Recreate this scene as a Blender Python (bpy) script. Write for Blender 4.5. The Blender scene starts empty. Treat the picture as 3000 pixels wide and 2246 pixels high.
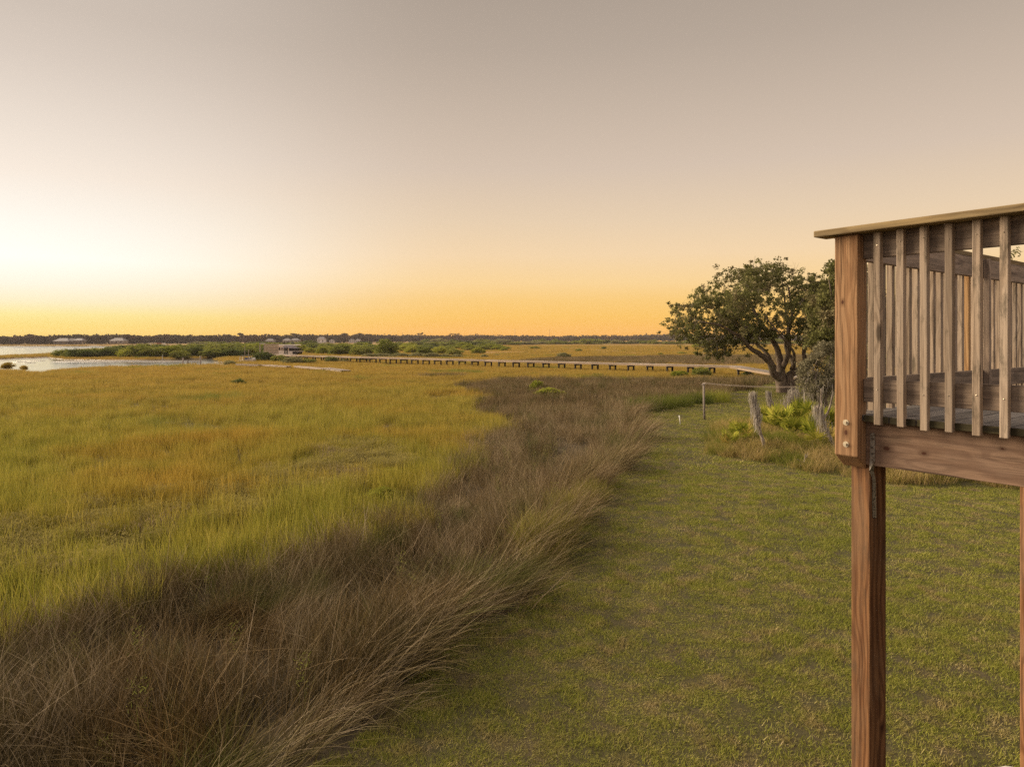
import bpy, bmesh, math, random
import numpy as np
from mathutils import Vector, Matrix

rng = np.random.default_rng(7)
random.seed(7)
scene = bpy.context.scene
COL = scene.collection
R = math.radians

# ------------------------------------------------------------------ camera geometry (survey of the photograph)
H, F, CX, HY = 4.2, 2000.0, 1500.0, 997.0           # eye height (m), focal length / centre / horizon row in photo pixels


def P(px, py, z=0.0):
    """ground-survey: point on the level z seen at photo pixel px, py"""
    d = (H - z) * F / (py - HY)
    return ((px - CX) / F * d, d, z)


def at(px, d, z=0.0):
    return ((px - CX) / F * d, d, z)


def zat(py, d):
    return H - (py - HY) * d / F


def s2l(c):
    out = []
    for v in c:
        v = v / 255.0
        out.append(v / 12.92 if v <= 0.04045 else ((v + 0.055) / 1.055) ** 2.4)
    return out


# ------------------------------------------------------------------ object helpers
def tag(o, label=None, cat=None, group=None, kind=None):
    if label: o['label'] = label
    if cat: o['category'] = cat
    if group: o['group'] = group
    if kind: o['kind'] = kind
    return o


def empty(name, loc=(0, 0, 0), rz=0.0, label=None, cat=None, group=None):
    o = bpy.data.objects.new(name, None)
    COL.objects.link(o)
    o.location = loc
    o.rotation_euler = (0, 0, rz)
    o.empty_display_size = 0.2
    return tag(o, label, cat, group)


def link(name, me, mat=None, parent=None, loc=None):
    o = bpy.data.objects.new(name, me)
    COL.objects.link(o)
    if mat is not None and len(me.materials) == 0:
        me.materials.append(mat)
    if parent is not None: o.parent = parent
    if loc is not None: o.location = loc
    return o


def mesh(name, verts, faces, smooth=False, attrs=None):
    me = bpy.data.meshes.new(name)
    me.from_pydata([tuple(v) for v in verts] if not isinstance(verts, np.ndarray) else verts.tolist(), [],
                   faces if isinstance(faces, list) else faces.tolist())
    if attrs:
        for k, a in attrs.items():
            at_ = me.attributes.new(k, 'FLOAT', 'POINT')
            at_.data.foreach_set('value', np.asarray(a, dtype=np.float32))
    if smooth:
        me.polygons.foreach_set('use_smooth', [True] * len(me.polygons))
    me.update()
    return me


def copy_tree(o, parent=None):
    c = o.copy()
    COL.objects.link(c)
    c.parent = parent
    for ch in list(o.children):
        copy_tree(ch, c)
    return c


class MB:
    """collects boxes, bars, tubes in one mesh"""
    def __init__(s): s.v, s.f = [], []

    def add(s, vs, fs):
        n = len(s.v)
        s.v += [tuple(v) for v in vs]
        s.f += [tuple(i + n for i in f) for f in fs]
        return s

    def box(s, x0, x1, y0, y1, z0, z1, M=None):
        vs = [(x, y, z) for z in (z0, z1) for y in (y0, y1) for x in (x0, x1)]
        if M is not None: vs = [tuple(M @ Vector(v)) for v in vs]
        return s.add(vs, [(0, 2, 3, 1), (4, 5, 7, 6), (0, 1, 5, 4), (2, 6, 7, 3), (0, 4, 6, 2), (1, 3, 7, 5)])

    def tube(s, pts, rads, n=8, caps=True):
        pts = [Vector(p) for p in pts]
        vs, fs = [], []
        prev = None
        for i, p in enumerate(pts):
            t = (pts[min(i + 1, len(pts) - 1)] - pts[max(i - 1, 0)])
            if t.length < 1e-9: t = Vector((0, 0, 1))
            t.normalize()
            if prev is None:
                ref = Vector((1, 0, 0)) if abs(t.x) < 0.8 else Vector((0, 1, 0))
                a = t.cross(ref).normalized()
            else:
                a = (prev - t * prev.dot(t))
                a = a.normalized() if a.length > 1e-6 else t.orthogonal().normalized()
            prev = a
            b = t.cross(a)
            r = rads[i] if hasattr(rads, '__len__') else rads
            for k in range(n):
                w = 2 * math.pi * k / n
                vs.append(p + a * (r * math.cos(w)) + b * (r * math.sin(w)))
        for i in range(len(pts) - 1):
            for k in range(n):
                k2 = (k + 1) % n
                fs.append((i * n + k, i * n + k2, (i + 1) * n + k2, (i + 1) * n + k))
        if caps:
            fs.append(tuple(reversed(range(n))))
            fs.append(tuple((len(pts) - 1) * n + k for k in range(n)))
        return s.add(vs, fs)

    def prism(s, poly, y0, y1, M=None):
        """polygon in x,z extruded along y"""
        n = len(poly)
        vs = [(x, y0, z) for x, z in poly] + [(x, y1, z) for x, z in poly]
        if M is not None: vs = [tuple(M @ Vector(v)) for v in vs]
        fs = [tuple(range(n)), tuple(reversed(range(n, 2 * n)))]
        fs += [(i, i + n, (i + 1) % n + n, (i + 1) % n) for i in range(n)]
        return s.add(vs, fs)

    def build(s, name, mat, parent=None, bevel=0.0, smooth=False, loc=None, rot=None, seg=2):
        me = mesh(name, s.v, s.f, smooth)
        bm = bmesh.new()
        bm.from_mesh(me)
        bmesh.ops.recalc_face_normals(bm, faces=bm.faces)
        if bevel > 0:
            bmesh.ops.bevel(bm, geom=[e for e in bm.edges if len(e.link_faces) == 2 and e.calc_face_angle(0) > 0.5],
                            offset=bevel, segments=seg, profile=0.5, affect='EDGES', clamp_overlap=True)
        bm.to_mesh(me)
        bm.free()
        o = link(name, me, mat, parent, loc)
        if rot is not None: o.rotation_euler = rot
        return o


# ------------------------------------------------------------------ materials
class NT:
    def __init__(s, name, rough=0.8):
        s.m = bpy.data.materials.new(name)
        s.m.use_nodes = True
        s.t = s.m.node_tree
        s.t.nodes.clear()
        s.out = s.t.nodes.new('ShaderNodeOutputMaterial')

    def n(s, typ, **kw):
        nd = s.t.nodes.new(typ)
        for k, v in kw.items(): setattr(nd, k, v)
        return nd

    def l(s, a, b): s.t.links.new(a, b)

    def ramp(s, stops, src, interp='LINEAR'):
        r = s.n('ShaderNodeValToRGB')
        r.color_ramp.interpolation = interp
        els = r.color_ramp.elements
        while len(els) < len(stops): els.new(0.5)
        for e, (p, c) in zip(els, stops):
            e.position = p
            e.color = (*c, 1) if len(c) == 3 else c
        s.l(src, r.inputs[0])
        return r.outputs[0]

    def noise(s, scale, vec, detail=4, rough=0.55, w=None):
        nd = s.n('ShaderNodeTexNoise')
        nd.inputs['Scale'].default_value = scale
        nd.inputs['Detail'].default_value = detail
        nd.inputs['Roughness'].default_value = rough
        if vec is not None: s.l(vec, nd.inputs['Vector'])
        return nd.outputs[0]

    def mix(s, fac, a, b, mode='MIX'):
        nd = s.n('ShaderNodeMix', data_type='RGBA', blend_type=mode)
        for sock, v in ((nd.inputs[0], fac), (nd.inputs[6], a), (nd.inputs[7], b)):
            if isinstance(v, (int, float)): sock.default_value = v
            elif isinstance(v, (tuple, list)): sock.default_value = (*v, 1) if len(v) == 3 else v
            else: s.l(v, sock)
        return nd.outputs[2]

    def math(s, op, a, b=None, c=None, clamp=False):
        nd = s.n('ShaderNodeMath', operation=op, use_clamp=clamp)
        for i, v in enumerate((a, b, c)):
            if v is None: continue
            if isinstance(v, (int, float)): nd.inputs[i].default_value = v
            else: s.l(v, nd.inputs[i])
        return nd.outputs[0]

    def maprange(s, v, a, b, c=0.0, d=1.0, smooth=True):
        nd = s.n('ShaderNodeMapRange', interpolation_type='SMOOTHSTEP' if smooth else 'LINEAR')
        s.l(v, nd.inputs[0])
        for i, x in zip((1, 2, 3, 4), (a, b, c, d)): nd.inputs[i].default_value = x
        return nd.outputs[0]

    def mapping(s, vec, scale=(1, 1, 1), loc=None):
        nd = s.n('ShaderNodeMapping')
        nd.inputs['Scale'].default_value = scale
        s.l(vec, nd.inputs['Vector'])
        if loc is not None: s.l(loc, nd.inputs['Location'])
        return nd.outputs[0]

    def principled(s, col, rough=0.8, metal=0.0, bump=None, bstr=0.3, bdist=0.01, spec=0.3, **kw):
        p = s.n('ShaderNodeBsdfPrincipled')
        for nm, v in (('Base Color', col), ('Roughness', rough), ('Metallic', metal)):
            if isinstance(v, (int, float)): p.inputs[nm].default_value = v
            elif isinstance(v, (tuple, list)): p.inputs[nm].default_value = (*v, 1)
            else: s.l(v, p.inputs[nm])
        p.inputs['Specular IOR Level'].default_value = spec
        if bump is not None:
            b = s.n('ShaderNodeBump')
            b.inputs['Strength'].default_value = bstr
            b.inputs['Distance'].default_value = bdist
            s.l(bump, b.inputs['Height'])
            s.l(b.outputs[0], p.inputs['Normal'])
        s.l(p.outputs[0], s.out.inputs[0])
        return s.m


def grass_mat(name, stops, alt=None, alt_scale=0.15, alt_lo=0.45, alt_hi=0.62, yshift=None, transl=0.35, patch=None):
    """blade colour by a per-blade tone, a second palette in noise patches of the ground, a third along world Y"""
    t = NT(name)
    tone = t.n('ShaderNodeAttribute', attribute_name='tone').outputs['Fac']
    rnd = t.n('ShaderNodeObjectInfo').outputs['Random']
    tn = t.math('MULTIPLY_ADD', rnd, 0.35, t.math('MULTIPLY', tone, 0.65))
    col = t.ramp(stops, tn)
    pos = t.n('ShaderNodeNewGeometry').outputs['Position']
    if alt:
        f = t.maprange(t.noise(alt_scale, pos, 3), alt_lo, alt_hi)
        col = t.mix(f, col, t.ramp(alt, tn))
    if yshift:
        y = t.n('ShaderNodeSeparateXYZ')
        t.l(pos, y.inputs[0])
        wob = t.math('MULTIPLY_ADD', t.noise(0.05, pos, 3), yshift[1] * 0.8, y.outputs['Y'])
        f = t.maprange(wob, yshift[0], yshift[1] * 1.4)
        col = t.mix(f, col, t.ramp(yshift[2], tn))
    if patch:
        f = t.maprange(t.noise(patch[0], pos, 4, 0.6), patch[1], patch[2])
        col = t.mix(f, col, t.ramp(patch[3], tn))
    d = t.n('ShaderNodeBsdfDiffuse')
    tr = t.n('ShaderNodeBsdfTranslucent')
    t.l(col, d.inputs[0]); t.l(col, tr.inputs[0])
    mx = t.n('ShaderNodeMixShader')
    mx.inputs[0].default_value = transl
    t.l(d.outputs[0], mx.inputs[1]); t.l(tr.outputs[0], mx.inputs[2])
    t.l(mx.outputs[0], t.out.inputs[0])
    return t.m


def flat_mat(name, col, rough=0.7, metal=0.0, var=0.15, scale=3.0, spec=0.3, bump=0.0):
    t = NT(name)
    co = t.n('ShaderNodeTexCoord').outputs['Object']
    nz = t.noise(scale, co, 5)
    c = t.mix(nz, tuple(x * (1 - var) for x in col), tuple(min(1, x * (1 + var)) for x in col))
    return t.principled(c, rough, metal, nz if bump else None, bump, 0.02, spec)


def wood_mat(name, light, dark, grey, greyness=0.5, ring=1.0, rough=0.85, streak=0.55, knots=True, stain=0.0, spots=()):
    """sawn timber, grain along local X of the board; spots are single knots (x, y, z, radius)"""
    t = NT(name)
    co = t.n('ShaderNodeTexCoord').outputs['Object']
    rnd = t.n('ShaderNodeObjectInfo').outputs['Random']
    off = t.n('ShaderNodeCombineXYZ')
    for i, k in enumerate((37.0, 17.0, 23.0)):
        t.l(t.math('MULTIPLY', rnd, k), off.inputs[i])
    v = t.mapping(co, (1, 1, 1), off.outputs[0])
    # knots bend the grain round them
    vo = t.n('ShaderNodeTexVoronoi')
    vo.inputs['Scale'].default_value = 1.0
    t.l(t.mapping(v, (1.9, 7, 7)), vo.inputs['Vector'])
    kd = vo.outputs['Distance']
    bend = t.maprange(kd, 0.0, 0.42, 1.0, 0.0)
    warp = t.noise(1.0, t.mapping(v, (0.9, 4, 4)), 3)
    sep = t.n('ShaderNodeSeparateXYZ'); t.l(v, sep.inputs[0])
    rad = t.math('ADD', t.math('MULTIPLY', sep.outputs['Y'], 150 * ring), t.math('MULTIPLY', sep.outputs['Z'], 118 * ring))
    ph = t.math('ADD', t.math('MULTIPLY', warp, 34.0), t.math('MULTIPLY', bend, 9.0 if knots else 0.0))
    rings = t.maprange(t.math('SINE', t.math('ADD', rad, ph)), -0.55, 1.0)
    med = t.noise(1.0, t.mapping(v, (1.3, 42, 42)), 4, 0.65)
    fine = t.noise(1.0, t.mapping(v, (3.5, 130, 130)), 4, 0.7)
    blot = t.noise(1.0, t.mapping(v, (1.8, 7, 7)), 5, 0.65)
    col = t.mix(t.math('MULTIPLY', rings, streak), light, dark)
    col = t.mix(t.maprange(med, 0.42, 0.68, 0, streak), col, tuple(x * 0.8 for x in dark))
    col = t.mix(t.maprange(blot, 0.38, 0.68, 0, greyness), col, grey)
    col = t.mix(t.maprange(fine, 0.5, 0.72, 0, 0.6), col, tuple(x * 0.42 for x in dark))
    crack = t.maprange(t.noise(1.0, t.mapping(v, (0.8, 60, 60)), 3, 0.5), 0.66, 0.70, 0, 0.75)
    col = t.mix(crack, col, tuple(x * 0.25 for x in dark))
    if knots:
        k = t.maprange(t.math('ADD', kd, t.math('MULTIPLY', med, 0.06)), 0.09, 0.16, 1, 0)
        col = t.mix(t.math('MULTIPLY', k, 0.85), col, tuple(x * 0.3 for x in dark))
    if stain > 0:
        st = t.maprange(t.noise(1.0, t.mapping(v, (4, 13, 13)), 6, 0.72), 0.52, 0.68, 0, stain)
        col = t.mix(st, col, (0.05, 0.044, 0.03))
    for sx_, sy_, sz_, sr in spots:
        dd = t.n('ShaderNodeVectorMath', operation='DISTANCE')
        t.l(t.mapping(co, (0.6, 1, 1)), dd.inputs[0]); dd.inputs[1].default_value = (sx_ * 0.6, sy_, sz_)
        wv = t.math('ADD', dd.outputs['Value'], t.math('MULTIPLY', med, sr * 0.7))
        halo = t.maprange(wv, sr * 1.2, sr * 3.2, 0.6, 0.0)
        col = t.mix(halo, col, tuple(x * 0.62 for x in dark))
        col = t.mix(t.maprange(wv, sr * 0.9, sr * 1.4, 0.92, 0.0), col, (0.06, 0.022, 0.012))
    tonev = t.math('MULTIPLY_ADD', rnd, 0.45, 0.78)
    mul = t.n('ShaderNodeVectorMath', operation='SCALE')
    t.l(col, mul.inputs[0]); t.l(tonev, mul.inputs['Scale'])
    hgt = t.math('ADD', t.math('MULTIPLY', fine, 1.0), t.math('MULTIPLY', rings, -0.6))
    return t.principled(mul.outputs[0], rough, 0, hgt, 0.45, 0.004, 0.2)


M = {}
M['post'] = wood_mat('warm_pine', (0.33, 0.195, 0.102), (0.18, 0.088, 0.04), (0.265, 0.178, 0.108), 0.45, ring=1.5, streak=0.5, stain=0.25, spots=((-.128, -.05, 0.0, .011), (.62, -.05, .02, .008)))
M['leg_post'] = wood_mat('rust_pine', (0.255, 0.125, 0.053), (0.10, 0.038, 0.014), (0.225, 0.14, 0.08), 0.55, ring=1.2, streak=0.7, stain=0.35, spots=((.20, -.065, -.03, .012), (-.5, -.065, .03, .010), (.9, .03, -.065, .012)))
M['rim'] = wood_mat('pink_pine', (0.29, 0.19, 0.13), (0.14, 0.08, 0.053), (0.24, 0.166, 0.123), 0.55, 0.5, streak=0.55, stain=0.3, spots=((-1.855, -.019, -.018, .013), (-1.66, -.019, -.02, .010), (-1.30, -.019, .05, .006), (-0.95, -.019, -.05, .012)))
M['rail'] = wood_mat('weathered_board', (0.33, 0.255, 0.195), (0.14, 0.105, 0.083), (0.27, 0.22, 0.18), 0.6, 0.7, streak=0.65, stain=0.4)
M['baluster'] = wood_mat('weathered_baluster', (0.39, 0.305, 0.228), (0.21, 0.155, 0.11), (0.335, 0.275, 0.22), 0.65, streak=0.6, stain=0.65)
M['baluster_new'] = wood_mat('fresh_baluster', (0.40, 0.25, 0.12), (0.26, 0.14, 0.06), (0.36, 0.25, 0.14), 0.3)
M['cap'] = wood_mat('olive_cap', (0.34, 0.25, 0.125), (0.16, 0.105, 0.05), (0.27, 0.215, 0.13), 0.5, 0.4, streak=0.6, stain=0.3)
M['floor'] = wood_mat('grey_decking', (0.21, 0.19, 0.178), (0.12, 0.105, 0.096), (0.19, 0.175, 0.17), 0.7, streak=0.5)
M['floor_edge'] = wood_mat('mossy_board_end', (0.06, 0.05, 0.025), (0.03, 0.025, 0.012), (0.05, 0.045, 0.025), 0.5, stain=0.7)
M['walk'] = wood_mat('bleached_walk', (0.60, 0.51, 0.43), (0.42, 0.35, 0.29), (0.52, 0.46, 0.41), 0.6, knots=False, streak=0.4)
M['walk_side'] = wood_mat('walk_fascia', (0.54, 0.43, 0.32), (0.38, 0.29, 0.20), (0.46, 0.38, 0.30), 0.5, knots=False, streak=0.4)
M['ramp_side'] = wood_mat('ramp_fascia', (0.30, 0.225, 0.155), (0.19, 0.135, 0.09), (0.25, 0.20, 0.15), 0.5, knots=False, streak=0.4)  # both ramp timbers coloured darker than the walk to offset the sun on them
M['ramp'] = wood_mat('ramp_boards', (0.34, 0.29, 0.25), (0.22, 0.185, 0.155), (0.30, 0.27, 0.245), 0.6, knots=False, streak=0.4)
M['pile'] = flat_mat('tarred_pile', (0.022, 0.018, 0.015), 0.7, var=0.4, scale=6)
M['grey_wood'] = wood_mat('driftwood_grey', (0.42, 0.36, 0.31), (0.22, 0.18, 0.15), (0.36, 0.32, 0.29), 0.6, knots=False)
M['galv'] = None
t = NT('galvanised_strap')
co = t.n('ShaderNodeTexCoord').outputs['Object']
n1 = t.noise(60, co, 5)
c = t.mix(t.maprange(n1, 0.5, 0.66), (0.34, 0.32, 0.28), (0.13, 0.10, 0.075))
M['galv'] = t.principled(c, 0.45, 0.7, n1, 0.2, 0.002)
M['bolt'] = flat_mat('bolt_plate', (0.62, 0.55, 0.42), 0.4, 0.6, 0.2, 40)
M['white_paint'] = flat_mat('white_paint', (0.75, 0.72, 0.69), 0.5)
M['white_plastic'] = flat_mat('white_plastic', (0.8, 0.79, 0.76), 0.4)
M['stone'] = flat_mat('pale_stone', (0.40, 0.37, 0.34), 0.9, var=0.2, scale=14, bump=0.4)
M['wire'] = flat_mat('clothes_line', (0.40, 0.33, 0.27), 0.6)
M['boat_white'] = flat_mat('gelcoat_white', (0.80, 0.74, 0.66), 0.3, spec=0.5)
M['boat_tan'] = flat_mat('cabin_tan', (0.80, 0.66, 0.53), 0.5)
M['boat_grey'] = flat_mat('grey_canvas', (0.38, 0.36, 0.40), 0.8)
M['black'] = flat_mat('black_canvas', (0.02, 0.02, 0.022), 0.7)
M['dark_glass'] = flat_mat('dark_glass', (0.03, 0.03, 0.035), 0.1, spec=0.5)
M['blue'] = flat_mat('blue_cushion', (0.06, 0.09, 0.2), 0.7)
M['house_wall'] = flat_mat('house_wall', (0.30, 0.27, 0.25), 0.8, scale=0.3)
M['house_wall_grey'] = flat_mat('house_wall_grey', (0.18, 0.16, 0.145), 0.8, scale=0.3)
M['house_white'] = flat_mat('house_white', (0.74, 0.72, 0.72), 0.7, scale=0.3)
M['roof_grey'] = flat_mat('roof_grey', (0.18, 0.165, 0.16), 0.8, scale=0.4)
M['roof_pale'] = flat_mat('roof_pale', (0.24, 0.225, 0.23), 0.6, scale=0.4)
M['roof_brown'] = flat_mat('roof_brown', (0.16, 0.10, 0.075), 0.8, scale=0.4)
M['brick'] = flat_mat('brick_red', (0.28, 0.13, 0.09), 0.9, var=0.3, scale=5)
M['rust_red'] = flat_mat('rust_red', (0.42, 0.12, 0.05), 0.7)
M['mast'] = flat_mat('mast_steel', (0.22, 0.17, 0.13), 0.6)

# bark
t = NT('oak_bark')
co = t.n('ShaderNodeTexCoord').outputs['Object']
b1 = t.noise(9, t.mapping(co, (1, 1, 0.25)), 6, 0.7)
b2 = t.noise(1.2, co, 3)
c = t.mix(t.maprange(b1, 0.35, 0.7), (0.085, 0.062, 0.046), (0.28, 0.22, 0.165))
c = t.mix(t.maprange(b2, 0.5, 0.7, 0, 0.5), c, (0.21, 0.19, 0.13))
M['bark'] = t.principled(c, 0.95, 0, b1, 0.8, 0.05, 0.1)
t = NT('bleached_bark')
co = t.n('ShaderNodeTexCoord').outputs['Object']
b1 = t.noise(14, t.mapping(co, (1, 1, 0.3)), 6, 0.7)
c = t.mix(t.maprange(b1, 0.35, 0.7), (0.15, 0.12, 0.095), (0.45, 0.385, 0.32))
M['pale_bark'] = t.principled(c, 0.95, 0, b1, 0.8, 0.03, 0.1)

M['oak_leaf'] = grass_mat('oak_leaf', [(0, (0.09, 0.095, 0.034)), (0.5, (0.21, 0.21, 0.075)), (1, (0.42, 0.39, 0.17))],
                          alt=[(0, (0.16, 0.135, 0.07)), (1, (0.42, 0.35, 0.20))], alt_scale=0.6, alt_lo=0.48, alt_hi=0.66, transl=0.25)
M['scrub_leaf'] = grass_mat('scrub_leaf', [(0, (0.091, 0.088, 0.052)), (0.5, (0.182, 0.169, 0.104)), (1, (0.312, 0.273, 0.182))], transl=0.25)
M['mangrove_leaf'] = grass_mat('mangrove_leaf', [(0, (0.132, 0.155, 0.034)), (0.5, (0.232, 0.256, 0.059)), (1, (0.403, 0.388, 0.109))], transl=0.3)
M['dark_leaf'] = grass_mat('dark_shrub_leaf', [(0, (0.075, 0.098, 0.030)), (0.5, (0.150, 0.180, 0.057)), (1, (0.255, 0.270, 0.090))], transl=0.25)
M['bright_leaf'] = grass_mat('bright_shrub_leaf', [(0, (0.144, 0.168, 0.024)), (0.5, (0.288, 0.312, 0.048)), (1, (0.480, 0.456, 0.096))], transl=0.35)
M['yellow_leaf'] = grass_mat('yellow_shrub_leaf', [(0, (0.2, 0.17, 0.03)), (1, (0.6, 0.42, 0.08))], transl=0.45)
M['grey_leaf'] = grass_mat('grey_shrub_leaf', [(0, (0.182, 0.189, 0.084)), (1, (0.392, 0.364, 0.182))], transl=0.3)
M['far_leaf'] = grass_mat('far_wood_leaf', [(0, (0.045, 0.042, 0.03)), (0.5, (0.085, 0.072, 0.05)), (1, (0.14, 0.10, 0.07))], transl=0.15,
                          alt=[(0, (0.07, 0.05, 0.035)), (1, (0.17, 0.11, 0.08))], alt_scale=0.02, alt_lo=0.5, alt_hi=0.65)
M['moss'] = grass_mat('spanish_moss', [(0, (0.19, 0.17, 0.145)), (0.5, (0.37, 0.335, 0.29)), (1, (0.56, 0.51, 0.45))], transl=0.2)
M['palm'] = grass_mat('palmetto_leaf', [(0, (0.10, 0.13, 0.015)), (0.5, (0.25, 0.27, 0.035)), (1, (0.60, 0.54, 0.11))], transl=0.3)
M['palm_dry'] = grass_mat('palmetto_dry', [(0, (0.280, 0.208, 0.048)), (1, (0.496, 0.384, 0.112))], transl=0.3)

M['lawn'] = grass_mat('lawn_blade',
                      [(0, (0.105, 0.138, 0.022)), (0.45, (0.275, 0.298, 0.052)), (0.8, (0.44, 0.41, 0.105)), (1, (0.66, 0.56, 0.28))],
                      alt=[(0, (0.19, 0.16, 0.06)), (0.5, (0.37, 0.30, 0.115)), (1, (0.63, 0.51, 0.29))], alt_scale=2.2, alt_lo=0.46, alt_hi=0.70,
                      patch=(0.22, 0.52, 0.68, [(0, (0.13, 0.165, 0.026)), (1, (0.37, 0.37, 0.085))]), transl=0.3)
M['rush'] = grass_mat('rush_stem',
                      [(0, (0.022, 0.019, 0.007)), (0.3, (0.066, 0.053, 0.022)), (0.6, (0.145, 0.112, 0.055)), (1, (0.46, 0.375, 0.27))],
                      alt=[(0, (0.034, 0.021, 0.007)), (0.5, (0.14, 0.085, 0.030)), (1, (0.37, 0.26, 0.13))], alt_scale=0.35, alt_lo=0.48, alt_hi=0.68,
                      yshift=(12, 26, [(0, (0.075, 0.054, 0.024)), (0.5, (0.225, 0.165, 0.085)), (1, (0.50, 0.40, 0.26))]),  # near stems carry the shade of the gaps in their colour, paler beyond
                      patch=(0.55, 0.50, 0.66, [(0, (0.030, 0.040, 0.010)), (0.6, (0.105, 0.115, 0.032)), (1, (0.26, 0.25, 0.10))]), transl=0.15)
M['cord'] = grass_mat('cordgrass_blade',
                      [(0, (0.14, 0.16, 0.028)), (0.4, (0.275, 0.275, 0.046)), (0.75, (0.41, 0.36, 0.066)), (1, (0.55, 0.46, 0.14))],
                      alt=[(0, (0.20, 0.145, 0.028)), (0.5, (0.40, 0.275, 0.05)), (1, (0.56, 0.38, 0.08))], alt_scale=0.12, alt_lo=0.44, alt_hi=0.68,
                      yshift=(40, 105, [(0, (0.235, 0.175, 0.042)), (0.5, (0.39, 0.28, 0.068)), (1, (0.53, 0.38, 0.11))]),
                      patch=(0.07, 0.56, 0.68, [(0, (0.14, 0.165, 0.034)), (1, (0.33, 0.33, 0.08))]), transl=0.35)
M['oxeye'] = grass_mat('oxeye_leaf',
                       [(0, (0.15, 0.125, 0.065)), (0.4, (0.29, 0.25, 0.10)), (0.75, (0.42, 0.36, 0.11)), (1, (0.66, 0.52, 0.14))], transl=0.3,
                       alt=[(0, (0.18, 0.13, 0.085)), (1, (0.40, 0.31, 0.21))], alt_scale=0.5, alt_lo=0.54, alt_hi=0.70)
M['tussock'] = grass_mat('tussock_blade', [(0, (0.13, 0.14, 0.025)), (0.5, (0.26, 0.24, 0.06)), (0.8, (0.38, 0.30, 0.11)), (1, (0.5, 0.38, 0.2))], transl=0.35)
M['verge'] = grass_mat('verge_blade', [(0, (0.15, 0.15, 0.03)), (0.4, (0.30, 0.25, 0.075)), (0.75, (0.47, 0.35, 0.15)), (1, (0.62, 0.48, 0.27))],
                       alt=[(0, (0.10, 0.13, 0.018)), (1, (0.25, 0.26, 0.05))], alt_scale=0.55, alt_lo=0.48, alt_hi=0.62, transl=0.35)
M['green_rush'] = grass_mat('green_rush_blade', [(0, (0.05, 0.075, 0.015)), (0.5, (0.12, 0.15, 0.03)), (1, (0.24, 0.24, 0.06))], transl=0.3)


# ------------------------------------------------------------------ plan of the place (areas in metres, surveyed from the photograph)
def poly_world(pts, z=0.0):
    out = []
    for p in pts:
        if len(p) == 3: out.append(P(p[0], p[1], p[2])[:2])
        else: out.append(P(p[0], p[1], z)[:2])
    return np.array(out)


def inside(pts, X, Y):
    r = np.zeros(X.shape, bool)
    n = len(pts)
    j = n - 1
    for i in range(n):
        xi, yi = pts[i]; xj, yj = pts[j]
        c = ((yi > Y) != (yj > Y)) & (X < (xj - xi) * (Y - yi) / (yj - yi + 1e-12) + xi)
        r ^= c
        j = i
    return r


def sdist(pts, X, Y):
    d = np.full(X.shape, 1e9)
    n = len(pts)
    for i in range(n):
        ax, ay = pts[i]; bx, by = pts[(i + 1) % n]
        ex, ey = bx - ax, by - ay
        tt = np.clip(((X - ax) * ex + (Y - ay) * ey) / (ex * ex + ey * ey + 1e-12), 0, 1)
        d = np.minimum(d, np.hypot(X - ax - tt * ex, Y - ay - tt * ey))
    return np.where(inside(pts, X, Y), d, -d)


lawn_px = [(930, 2246), (1160, 2034), (1295, 1858), (1478, 1790), (1600, 1700), (1600, 1600), (1709, 1500), (1777, 1415), (1885, 1318),
           (1885, 1265), (1868, 1215), (1900, 1200), (2000, 1187), (2110, 1170), (2150, 1148), (2215, 1132), (2290, 1112), (2480, 1103), (3500, 1103)]
LAWN = np.vstack([[(-9.0, -12.0), (-6.0, 0.0), (-3.6, 4.0)], poly_world(lawn_px), [(140, 60), (80, -12)]])
rush_px = [(-700, 1900), (0, 1790), (176, 1745), (447, 1650), (759, 1590), (949, 1540), (1193, 1462), (1261, 1360), (1356, 1330), (1383, 1245),
           (1500, 1215), (1450, 1195), (1383, 1180), (1424, 1137), (1340, 1112), (1500, 1097), (1800, 1097), (2000, 1100), (2330, 1092)]
RUSH = np.vstack([np.array([P(x, y, 0.0 if i < 4 else 0.15 if i < 6 else 0.28)[:2] for i, (x, y) in enumerate(rush_px)]), [(45, 80), (45, -12), (-14, -12), (-14, 5)]])
water_a = poly_world([(-1500, 1013.5), (560, 1013.5), (600, 1018), (250, 1024), (190, 1034), (178, 1038), (0, 1045), (-1500, 1056)], -0.75)
water_b = np.array([P(x, y, z)[:2] for x, y, z in [
    (-1500, 1064, -.75), (0, 1051, -.75), (145, 1046, -.75), (152, 1050, -.75), (200, 1054, -.75), (400, 1056, -.75), (560, 1052, -.75), (640, 1048, -.75),
    (665, 1051, -.75), (640, 1056, -.75), (660, 1060, -.4), (720, 1064, -.4), (690, 1067, -.2), (620, 1066, -.2), (393, 1068, -.2), (366, 1070, -.2),
    (271, 1073, -.2), (185, 1080, -.2), (120, 1089, -.2), (60, 1084, -.2), (0, 1082, -.2), (-1500, 1095, -.2)]])
bars = [(82, 1063, 19, .8), (56, 1060, 17, .8), (100, 1057, 30, 1.0), (295, 1058.5, 125, 2.6), (480, 1058.5, 120, 2.0), (18, 1020, 9, 2.0), (118, 1020.5, 20, 1.5)]
OXEYE = poly_world([(-300, 1640), (-300, 1500), (0, 1520), (250, 1470), (450, 1440), (700, 1400), (860, 1350), (1000, 1290), (1150, 1300), (1190, 1370), (1000, 1440), (850, 1470), (600, 1560), (300, 1660), (0, 1740)], -0.3)
GOLD2 = poly_world([(1330, 1008.5), (2700, 1008.5), (2700, 1044), (1900, 1047), (1650, 1046), (1420, 1050), (1280, 1040)], -0.1)
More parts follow.
